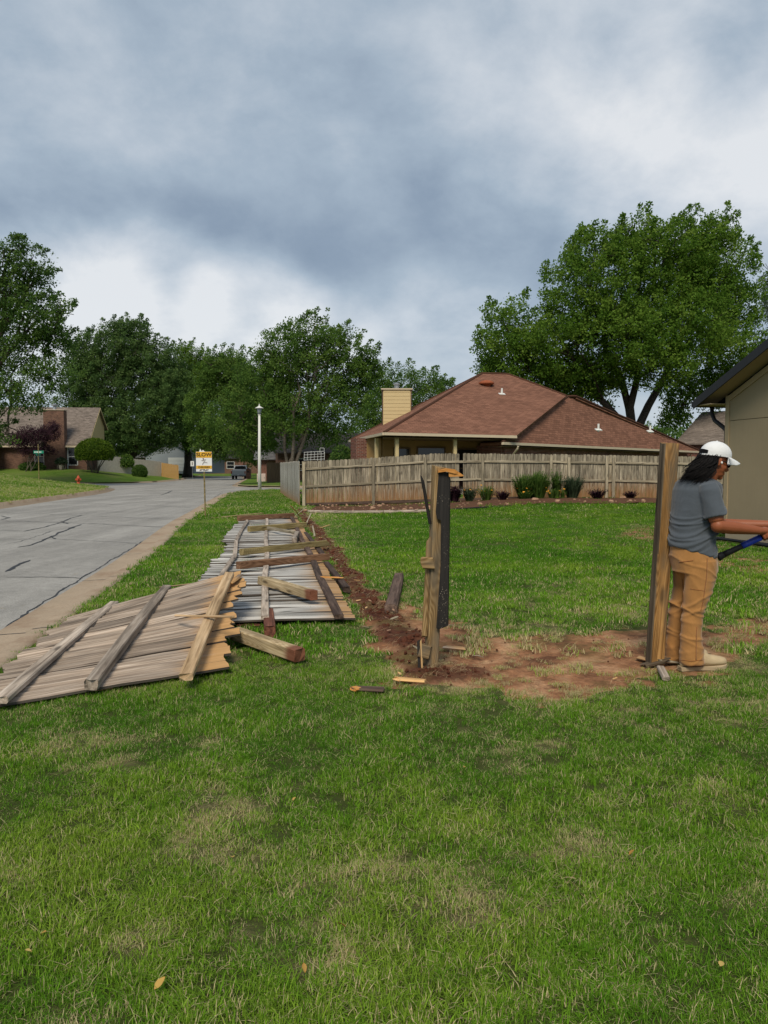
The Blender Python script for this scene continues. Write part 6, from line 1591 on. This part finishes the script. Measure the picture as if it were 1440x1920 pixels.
f0, f1, f2 = P(185, 884, 88), P(302, 888, 98), P(335, 888, 97)
for q in (f0, f1, f2): q.z = float(HF(q.x, q.y))
far_fence('pale_fence', 'pale grey picket fence behind the clipped bush across the street', f0, f1, 1.85, M['pale_boards'], 62)
far_fence('cedar_fence', 'short stretch of yellow new cedar fence at the end of the pale fence', f1 + Vector((.1, -.1, 0)), f2, 1.75, M['cedar'], 18)
q0, q1 = P(500, 900, 70), P(530, 900, 68); q0.z = q1.z = .25
far_fence('brown_fence', 'short brown board fence beyond the side fence', q0, q1, 1.7, M['dark_wall'], 10)

def trellis():
    c = P(589, 862, 33.0); root = empty('wire_trellis', (c.x, 33.0, .2), R(5), 'white wire grid trellis leaning above the fence at its left end', 'trellis')
    mb = MB(); z0 = c.z - .2 - .02; w = .86; h = .40
    def rod(a, b, r=.008): mb.tube([a, b], r, 5)
    for i in range(7): x = -w/2 + w*i/6; rod((x, 0, z0 + .03*math.sin(i)), (x + .02, .02, z0 + h*(.86 + .05*(i % 3))))
    for j in range(4): z = z0 + .02 + h*j/3.6; rod((-w/2, 0, z - .02), (w/2, 0, z + .03))
    rod((w/2 - .18, .01, z0 + .3), (w/2 - .18, .01, z0 + .52)); rod((w/2, .01, z0 + .3), (w/2, .01, z0 + .52)); rod((w/2 - .18, .01, z0 + .52), (w/2, .01, z0 + .52))
    mb.build('grid', M['white'], root)
    for s in (-.3, .3): MB().tube([(s, .02, -.1), (s, .02, z0 + .1)], .012, 5).build('stake', M['metal'], root)
trellis()

# ------------------------------------------------------------------ the person
def remesh(mb, name, mat, parent, voxel=.006, smooth_it=3, disp=None):
    me = mb.mesh('tmp'); o = bpy.data.objects.new('tmp', me); COL.objects.link(o)
    import bmesh
    bm = bmesh.new(); bm.from_mesh(me); bmesh.ops.recalc_face_normals(bm, faces=bm.faces); bm.to_mesh(me); bm.free()
    m = o.modifiers.new('r', 'REMESH'); m.mode = 'VOXEL'; m.voxel_size = voxel
    s = o.modifiers.new('s', 'SMOOTH'); s.factor = .5; s.iterations = smooth_it
    dg = bpy.context.evaluated_depsgraph_get(); out = bpy.data.meshes.new_from_object(o.evaluated_get(dg))
    bpy.data.objects.remove(o); out.name = name; out.materials.clear(); out.materials.append(mat)
    if disp:
        n = len(out.vertices); co = np.empty(n*3, np.float32); out.vertices.foreach_get('co', co); co = co.reshape(-1, 3)
        nr = np.empty(n*3, np.float32); out.vertices.foreach_get('normal', nr); nr = nr.reshape(-1, 3)
        co = co + nr*disp(co)[:, None]; out.vertices.foreach_set('co', co.astype(np.float32).ravel()); out.update()
    out.polygons.foreach_set('use_smooth', np.ones(len(out.polygons), dtype=bool))
    return link(name, out, None, parent)
def ridge(a): return 1 - np.abs(2*a - 1)      # creases

def person():
    g0 = G(1300, 1251, 0); PO = Vector((g0.x, g0.y, 0))
    root = empty('person', PO, 0, 'person in white cap, blue grey t-shirt and tan work trousers holding a tool handle', 'person')
    def pp(px, py, dy=0.0): return P(px, py, PO.y + dy) - PO
    yaw = R(33); fw = Vector((math.cos(yaw), math.sin(yaw), 0)); rt = Vector((math.sin(yaw), -math.cos(yaw), 0))
    def slice_ring(y, xa, xb, hd, dy=0.0, n=28, tilt=0.0, sq=.0, yw=None):
        """ellipse ring whose silhouette spans photo columns xa..xb at photo row y; hd lateral half width"""
        a, b = pp(xa, y, dy), pp(xb, y, dy); c = (a + b)/2; hw = (b - a).length/2
        f_, r_ = (fw, rt) if yw is None else (Vector((math.cos(yw), math.sin(yw), 0)), Vector((math.sin(yw), -math.cos(yw), 0)))
        fb = math.sqrt(max(.0004, hw*hw - (hd*r_.x)**2))/abs(f_.x)
        ring = []
        for k in range(n):
            t = 2*math.pi*k/n; ct, st = math.cos(t), math.sin(t)
            e = 1 + sq*.10*abs(math.sin(2*t))
            v = f_*(fb*ct*e) + r_*(hd*st*e); p = c + v; p.z += tilt*v.x; ring.append(p)
        return ring
    # ---- body: one continuous skin
    mb = MB()
    hc = pp(1341, 863, -.02); pitch = R(16); hy = R(8)
    Hm = Matrix.Translation(hc) @ Matrix.Rotation(hy, 4, 'Z') @ Matrix.Rotation(pitch, 4, 'Y')
    def hp(x, y, z, Hc=Hm): return Hc @ Vector((x, y, z))
    R3 = Hm.to_3x3().to_4x4()
    def hb(c, r): mb.ball(hp(*c), r, 16, 11, R3)
    hb((-.008, 0, .028), (.098, .077, .098)); hb((.030, 0, -.035), (.066, .062, .080)); hb((.040, 0, -.088), (.048, .046, .034)); hb((.072, 0, -.112), (.022, .024, .018))
    hb((.078, 0, .012), (.018, .050, .014)); hb((.062, .034, -.035), (.026, .024, .024)); hb((.062, -.034, -.035), (.026, .024, .024)); hb((.086, 0, -.078), (.013, .024, .008)); hb((.085, 0, -.090), (.012, .021, .008))
    mb.tube([hp(.088, 0, .005), hp(.101, 0, -.022), hp(.114, 0, -.046), hp(.100, 0, -.056)], [.009, .011, .014, .010], 10)
    for s in (-1, 1):
        hb((-.006, s*.077, -.012), (.017, .010, .032)); hb((-.008, s*.076, -.036), (.010, .009, .012)); mb.ball(hp(.100, s*.014, -.050), (.010, .010, .009), 10, 7)
        mb.ball(hp(.078, s*.030, -.006), (.013, .014, .012), 10, 7)
    mb.tube([pp(1322, 915, .0), pp(1328, 898, -.01), hp(-.005, 0, -.06)], [.072, .060, .056], 16)
    mb.rings([slice_ring(y, a + 6, b - 6, d - .02) for y, a, b, d in ((1060, 1262, 1340, .15), (1020, 1260, 1338, .155), (970, 1263, 1338, .16), (930, 1266, 1342, .17), (908, 1278, 1340, .16), (898, 1300, 1336, .07))])
    sh_r = pp(1329, 914, -.165); el_r = pp(1346, 986, -.215); wr_r = pp(1423, 995, -.10)
    sh_l = pp(1282, 914, .165); el_l = pp(1322, 985, .255); wr_l = pp(1462, 984, .03)
    for s_, e_, w_ in ((sh_r, el_r, wr_r), (sh_l, el_l, wr_l)):
        um = s_.lerp(e_, .55); fm_ = e_.lerp(w_, .3)
        mb.tube([s_, um, e_.lerp(s_, .12)], [.062, .058, .051], 14); mb.ball(e_, (.050, .050, .050), 14, 10)
        mb.tube([e_, fm_, e_.lerp(w_, .7), w_], [.049, .050, .039, .030], 14); mb.ball(w_, (.031, .031, .027), 12, 8)
    # tool axis
    t0 = pp(1346, 1045, -.02); t1 = pp(1434, 1004, -.06); td = (t1 - t0).normalized(); ts = td.cross(Vector((0, 0, 1))).normalized(); tu = ts.cross(td)
    def hand(center_t, wrist, flip):
        c = t0 + td*center_t; pc = c + tu*.030 - ts*.008*flip
        mb.tube([wrist, wrist.lerp(pc, .55), pc + td*.0], [(.028, .030), (.040, .026), (.042, .022)], 12)
        mb.ball(pc + tu*.004, (.042, .036, .026), 14, 9)
        for j in range(4):
            o_ = td*(-.034 + .0225*j); rr_ = .030 + (.002 if j in (1, 2) else -.001); pts = []; ra = []
            for i in range(7):
                a = R(100) - R(42)*i if flip > 0 else R(80) + R(42)*i
                pts.append(c + o_ + (tu*math.sin(a) + ts*math.cos(a))*rr_ ); ra.append((.0105, .0105, .010, .0095, .009, .0085, .007)[i])
            mb.tube(pts, ra, 8); mb.ball(pts[-1], .0075, 8, 6); mb.ball(pts[1], .0115, 8, 6)
        pts = [pc - td*.02*flip + tu*.0 + ts*(-.020)*flip, c + td*.036 - ts*.034*flip + tu*.012, c + td*.052 - ts*.028*flip - tu*.010, c + td*.060 - ts*.012*flip - tu*.026]
        mb.tube(pts, [.014, .0125, .011, .008], 8); mb.ball(pts[-1], .0085, 8, 6)
    hand(.385, wr_r, 1); hand(.60, wr_l, -1)
    for dyy, xs in ((-.08, ((1050, 1305), (1140, 1299), (1225, 1296), (1244, 1297))), (.10, ((1050, 1282), (1140, 1270), (1222, 1262), (1240, 1262)))):
        mb.tube([pp(x, y, dyy) for y, x in xs], [.06, .035, .03, .035], 12)
    body = remesh(mb, 'body', M['skin'], root, .0055, 3)
    # ---- t-shirt
    mb = MB()
    mb.rings([slice_ring(y, a, b, d, tilt=t) for y, a, b, d, t in ((894, 1303, 1336, .075, -.2), (899, 1285, 1341, .145, -.12), (906, 1272, 1345, .188, -.05), (918, 1266, 1347, .198, 0), (940, 1263, 1346, .192, 0), (965, 1261, 1341, .180, 0), (990, 1259, 1338, .172, -.05), (1012, 1257, 1339, .172, -.15), (1032, 1256, 1342, .176, -.26), (1035, 1257, 1341, .172, -.26))])
    for s_, e_ in ((sh_r, el_r), (sh_l, el_l)):
        d = (e_ - s_).normalized(); mb.tube([s_ - d*.03, s_ + d*.02, s_ + d*.11, s_ + d*.212, s_ + d*.218], [.060, .076, .079, .083, .080], 20)
    SR = random.Random(12); SF = [(SR.uniform(.84, 1.26), SR.uniform(.15, .95), SR.uniform(.006, .013), SR.uniform(.004, .009)) for _ in range(15)]
    def sdisp(c):
        x, y, z = c[:, 0], c[:, 1], c[:, 2]
        low = sstep(1.30, .95, z); u = x*.8 + y*.6
        f1 = ridge(fbm(u*2.0 + z*5 + 3, z*16 - u*9, y*2, 3)); f2 = fbm(x*9, z*9, y*9, 3)
        fo = np.zeros(len(z))
        for zi, k1, w_, A_ in SF: fo += A_*np.exp(-((z - zi - k1*u - .02*np.sin(u*14 + zi*40))/w_)**2)*(.35 + .65*ridge(fbm(u*3 + zi*9, z*2, 1.0, 2)))
        return -.006 + fo*sstep(1.38, 1.15, z) + low*.012*(f1 - .6) + .007*(f2 - .5)*(.4 + low) + .006*ridge(fbm(x*5 + z*6, z*4, y*5 + 2, 2)) - .003
    remesh(mb, 'shirt', M['shirt'], root, .0065, 2, sdisp)
    # ---- trousers
    mb = MB()
    mb.rings([slice_ring(y, a, b, d, tilt=t) for y, a, b, d, t in ((1012, 1262, 1336, .155, -.2), (1030, 1258, 1341, .168, -.15), (1050, 1258, 1346, .172, -.08), (1072, 1260, 1345, .165, 0))])
    mb.rings([slice_ring(y, a, b, d, dyy, 24, yw=R(15)) for y, a, b, d, dyy in ((1050, 1284, 1346, .10, -.075), (1075, 1283, 1345, .10, -.08), (1100, 1282, 1338, .098, -.085), (1130, 1281, 1325, .088, -.09), (1150, 1279, 1318, .080, -.09), (1175, 1277, 1316, .078, -.09), (1200, 1276, 1317, .078, -.09), (1220, 1275, 1319, .080, -.09), (1240, 1275, 1319, .080, -.09), (1243, 1277, 1317, .076, -.09))])
    mb.rings([slice_ring(y, a, b, d, dyy, 24, yw=R(15)) for y, a, b, d, dyy in ((1050, 1260, 1310, .10, .075), (1075, 1262, 1304, .098, .08), (1100, 1263, 1300, .095, .09), (1125, 1261, 1295, .086, .10), (1150, 1255, 1290, .08, .11), (1180, 1250, 1284, .076, .12), (1215, 1247, 1281, .076, .125), (1236, 1247, 1280, .076, .125), (1239, 1249, 1278, .072, .125))])
    PR_ = random.Random(5); PF = [(zz + PR_.uniform(-.02, .02), PR_.uniform(-.55, .55), PR_.uniform(.008, .016), PR_.uniform(.003, .0085)) for zz in (.06, .10, .14, .19, .25, .33, .41, .45, .48, .56, .68, .77)]
    def pdisp(c):
        x, y, z = c[:, 0], c[:, 1], c[:, 2]
        kn = np.exp(-((z - .46)/.10)**2); an = sstep(.26, .05, z); hip = np.exp(-((z - .80)/.08)**2)
        f1 = ridge(fbm(x*5 + y*3 + z*2, z*6 + x*8, y*3, 2)); f2 = ridge(fbm(x*6 + z*4, z*14 + x*9, y*6 + 7, 2))
        fo = np.zeros(len(z))
        for zi, k1, w_, A_ in PF: fo += A_*np.exp(-((z - zi - k1*x - .012*np.sin(x*25 + zi*60))/w_)**2)*(.2 + .8*ridge(fbm(x*6 + zi*9, z*2, y*4, 2)))
        return -.006 + fo + .018*(kn + .7*hip + .30)*(f1**1.5 - .45) + .016*an*(f2 - .5) + .006*(fbm(x*10, z*10, y*10, 3) - .5)
    pants = remesh(mb, 'trousers', M['pants'], root, .0065, 2, pdisp)
    # outer seam, knee seam and pocket stitched on the near leg
    def surf_line(pts_px, nm, r=.0035):
        dg = bpy.context.evaluated_depsgraph_get(); pts = []
        from mathutils.bvhtree import BVHTree
        bv = BVHTree.FromPolygons([v.co for v in pants.data.vertices], [p.vertices for p in pants.data.polygons])
        fine = []
        for a, b in zip(pts_px[:-1], pts_px[1:]):
            for k in range(8): fine.append((a[0] + (b[0]-a[0])*k/8, a[1] + (b[1]-a[1])*k/8))
        fine.append(pts_px[-1]); C = Vector((0, 0, CAM_Z)) - PO
        for x, y in fine:
            h = bv.ray_cast(C, ray(x, y).normalized())
            if h[0] is not None: pts.append(h[0])
        if len(pts) > 2: MB().tube(pts, r, 5).build(nm, M['pants_seam'], pants, True)
    surf_line([(1326, 1046), (1325, 1080), (1318, 1130), (1314, 1145)], 'seam'); surf_line([(1306, 1175), (1305, 1238)], 'seam'); surf_line([(1273, 1054), (1285, 1053), (1300, 1051)], 'pocket_edge', .004); surf_line([(1294, 1104), (1320, 1108)], 'seam', .003); surf_line([(1279, 1085), (1282, 1120), (1279, 1145)], 'seam', .003)
    surf_line([(1276, 1237), (1296, 1240), (1318, 1237)], 'hem', .003)
    # ---- boots
    def boot(heel, toe, nm):
        d = toe - heel; d.z = 0; L_ = d.length; d.normalize(); sd_ = Vector((-d.y, d.x, 0)); zb = .028
        def sec(s, w, h, hb_, k=14):
            c = heel + d*(L_*s); c.z = 0; ring = []
            for i in range(k):
                t = 2*math.pi*i/k; z = zb + hb_ + (h*(.5 + .5*math.sin(t)))
                ring.append(Vector((c.x, c.y, z)) + sd_*(w*math.cos(t)*(1.0 if math.sin(t) < 0 else .92)))
            return ring
        mb = MB(); mb.rings([sec(.02, .026, .10, .0), sec(.06, .038, .16, 0), sec(.18, .043, .17, 0), sec(.34, .044, .155, 0), sec(.48, .044, .115, 0), sec(.62, .049, .088, 0), sec(.78, .051, .074, .002), sec(.90, .044, .062, .005), sec(.97, .030, .050, .008), sec(1.0, .012, .034, .012)])
        q = heel + d*(L_*.22); mb.tube([Vector((q.x, q.y, .10)), Vector((q.x, q.y, .24))], [.056, .058], 14)
        b = remesh(mb, nm, M['boot'], root, .006, 3, lambda c: .003*(fbm(c[:, 0]*18, c[:, 2]*18, c[:, 1]*18, 3) - .5))
        mb = MB(); rs = []
        for z, g in ((.004, 0), (.030, .002)):
            ring = []
            for s, w in ((0, .022), (.03, .036), (.15, .042), (.35, .036), (.5, .042), (.65, .052), (.8, .055), (.92, .046), (.98, .028), (1.012, .0)):
                ring.append((s, w + g))
            loop = [heel + d*(L_*s) + sd_*w for s, w in ring] + [heel + d*(L_*s) - sd_*w for s, w in reversed(ring[:-1])]
            rs.append([Vector((p.x, p.y, z + (.012*max(0, (p - heel).dot(d)/L_ - .8)/.2))) for p in loop])
        mb.rings(rs); mb.build('sole', M['boot_sole'], b)
        mb = MB(); mb.box(0, L_*.27, -.036, .036, .0, .024, axis_matrix(Vector((heel.x, heel.y, 0)), Vector((toe.x, toe.y, 0)))); mb.build('heel', M['boot_sole'], b)
    boot(pp(1274, 1250, -.09), pp(1361, 1248, -.045), 'boot'); boot(pp(1249, 1245, .125), pp(1325, 1240, .20), 'boot')
    # ---- cap
    Hm = Matrix.Translation(hc) @ Matrix.Rotation(hy, 4, 'Z') @ Matrix.Rotation(R(7), 4, 'Y'); hp_face = hp
    def hp(x, y, z, Hc=Hm): return Hc @ Vector((x, y, z))
    mb = MB(); rs = []
    for i in range(11):
        a = R(-8) + R(97)*i/10; ring = []
        for k in range(30):
            t = 2*math.pi*k/30; rx = .121 if math.cos(t) > 0 else .116
            w = 1 + .012*math.sin(6*t)*math.cos(a)
            ring.append(hp(-.006 + rx*math.cos(a)*math.cos(t)*w, .095*math.cos(a)*math.sin(t)*w, .040 + .100*math.sin(a)*(1.0 if i < 10 else 1.0)))
        rs.append(ring)
    inner = [[p + (hp(-.006, 0, .04) - p)*.035 for p in r] for r in reversed(rs)]
    mb.rings(rs + inner, cap=False); capo = mb.build('cap', M['cap'], root, True)
    mb = MB(); nb = 14; top, bot = [], []
    for k in range(nb + 1):
        t = R(-62) + R(124)*k/nb
        x0, y0 = -.006 + .119*math.cos(t), .094*math.sin(t); ex = .080*math.cos(t*.95)**.55 if abs(t) < R(61) else .0
        row = []
        for j in range(5):
            f_ = j/4; x = x0 + ex*f_; y = y0*(1 - .06*f_); z = .028 - .016*f_*f_ - .034*(y/.09)**2*f_ - .010*f_
            row.append(hp(x, y, z))
        top.append(row)
    rs = [[p for p in row] + [p + Vector((0, 0, -.005)) for p in reversed(row)] for row in top]
    mb.rings(rs); mb.build('bill', M['cap'], capo, True)
    # dark opening over the strap at the back
    mb = MB(); pts = [hp(-.006 - .1175*math.cos(t), .0965*math.sin(t), .045 + .026*math.cos(t*1.4)) for t in np.linspace(-.62, .62, 9)]
    base_ = [hp(-.006 - .1185*math.cos(t), .0965*math.sin(t), .038) for t in np.linspace(-.62, .62, 9)]
    mb.rings([[a, b, b + (a - b)*.1 + Vector((.004, 0, 0)), a + Vector((.004, 0, 0))] for a, b in zip(pts, base_)]); mb.build('strap_opening', M['hair'], capo)
    mb = MB(); mb.ball(hp(-.006, 0, .140), (.008, .008, .005), 8, 6); mb.build('button', M['cap'], capo, True)
    hp = hp_face
    # ---- hair
    mb = MB(); rr = random.Random(4)
    mb.ball(hp(-.052, 0, -.030), (.062, .078, .085), 16, 11, R3)
    for i in range(620):
        t = R(rr.uniform(100, 257)); z0 = rr.uniform(-.01, .035)
        p = Vector((-.006 + .100*math.cos(t), .082*math.sin(t), z0)); ln = rr.uniform(.15, .24); outw = Vector((math.cos(t), math.sin(t), 0))
        pts = []; a = rr.uniform(0, 6); wv = rr.uniform(.004, .016); back = Vector((-.10, 0, 0))*rr.random()
        for s in range(9):
            f_ = s/8; q = p + outw*(.020*math.sin(f_*2.6) + .004) + back*(f_**2)*1.0 + Vector((wv*math.sin(a + f_*8), wv*math.cos(a*1.3 + f_*7), -ln*f_))
            pts.append(q)
        w = [hp(*q) for q in pts]
        # drape over the shoulders and back
        for q in w:
            lim = 1.455 - .0*abs(q.y)
            if q.z < 1.43 and q.x < .04: q.x -= (1.43 - q.z)*.45
        r0 = rr.uniform(.0014, .0036); mb.tube(w, [r0*.8, r0, r0, r0, r0*.95, r0*.85, r0*.7, r0*.45, r0*.12], 5)
    mb.build('hair', M['hair'], root, True, fix=False)
    # ---- spectacles, ear bud, brows
    sp = MB(); sp.tube([hp(-.002, -.080, .000), hp(.050, -.072, -.004), hp(.092, -.056, -.008)], .0032, 6); sp.tube([hp(-.002, .080, .000), hp(.050, .072, -.004), hp(.092, .056, -.008)], .0032, 6)
    for s in (-1, 1):
        loop = [hp(.100 - .006*abs(math.cos(t)), s*.032 + .025*math.cos(t), -.012 + .017*math.sin(t)) for t in np.linspace(0, 6.283, 15)]; sp.tube(loop, .0028, 6)
    sp.tube([hp(.103, -.008, -.006), hp(.103, .008, -.006)], .0026, 6); spo = sp.build('spectacles', M['lens'], root, True)
    for s in (-1, 1): MB().ball(hp(.0975, s*.032, -.012), (.002, .023, .015), 12, 7, R3).build('lens', M['lens'], spo, True)
    MB().ball(hp(.004, -.088, -.018), (.008, .007, .010), 10, 7).build('earbud', M['white'], root, True)
    for s in (-1, 1): MB().tube([hp(.088, s*.012, .016), hp(.089, s*.030, .020), hp(.078, s*.048, .014)], [.003, .004, .002], 6).build('eyebrow', M['hair'], root, True)
    # ---- tool (a thing of its own)
    A0, A1 = t0 + PO, t0 + PO + td*1.15
    tool = empty('digging_tool', A0, 0, 'long tool with black tapered handle end and blue grip in the person\'s hands', 'tool')
    def seg(nm, s0, s1, r0, r1, mat):
        pts = [td*(s0 + (s1 - s0)*i/4) for i in range(5)]; return MB().tube(pts, [((r0 + (r1 - r0)*i/4), (r0 + (r1 - r0)*i/4)*1.25) for i in range(5)], 12).build(nm, mat, tool, True)
    seg('handle_end', 0, .045, .026, .020, M['black']); seg('handle', .045, .19, .0195, .0165, M['black']); seg('blue_grip', .188, .335, .0195, .0195, M['blue']); seg('shaft', .334, 1.15, .0165, .0165, M['black'])
    hd_ = td*1.10; Mx = axis_matrix(hd_, hd_ + ts); mb = MB(); mb.rings([[Mx @ Vector(p) for p in ((x, -w, -h), (x, w, -h), (x, w, h), (x, -w, h))] for x, w, h in ((-.13, .030, .030), (-.06, .032, .032), (.0, .034, .034), (.06, .028, .030), (.17, .012, .05))]); mb.build('steel_head', M['metal'], tool)
person()
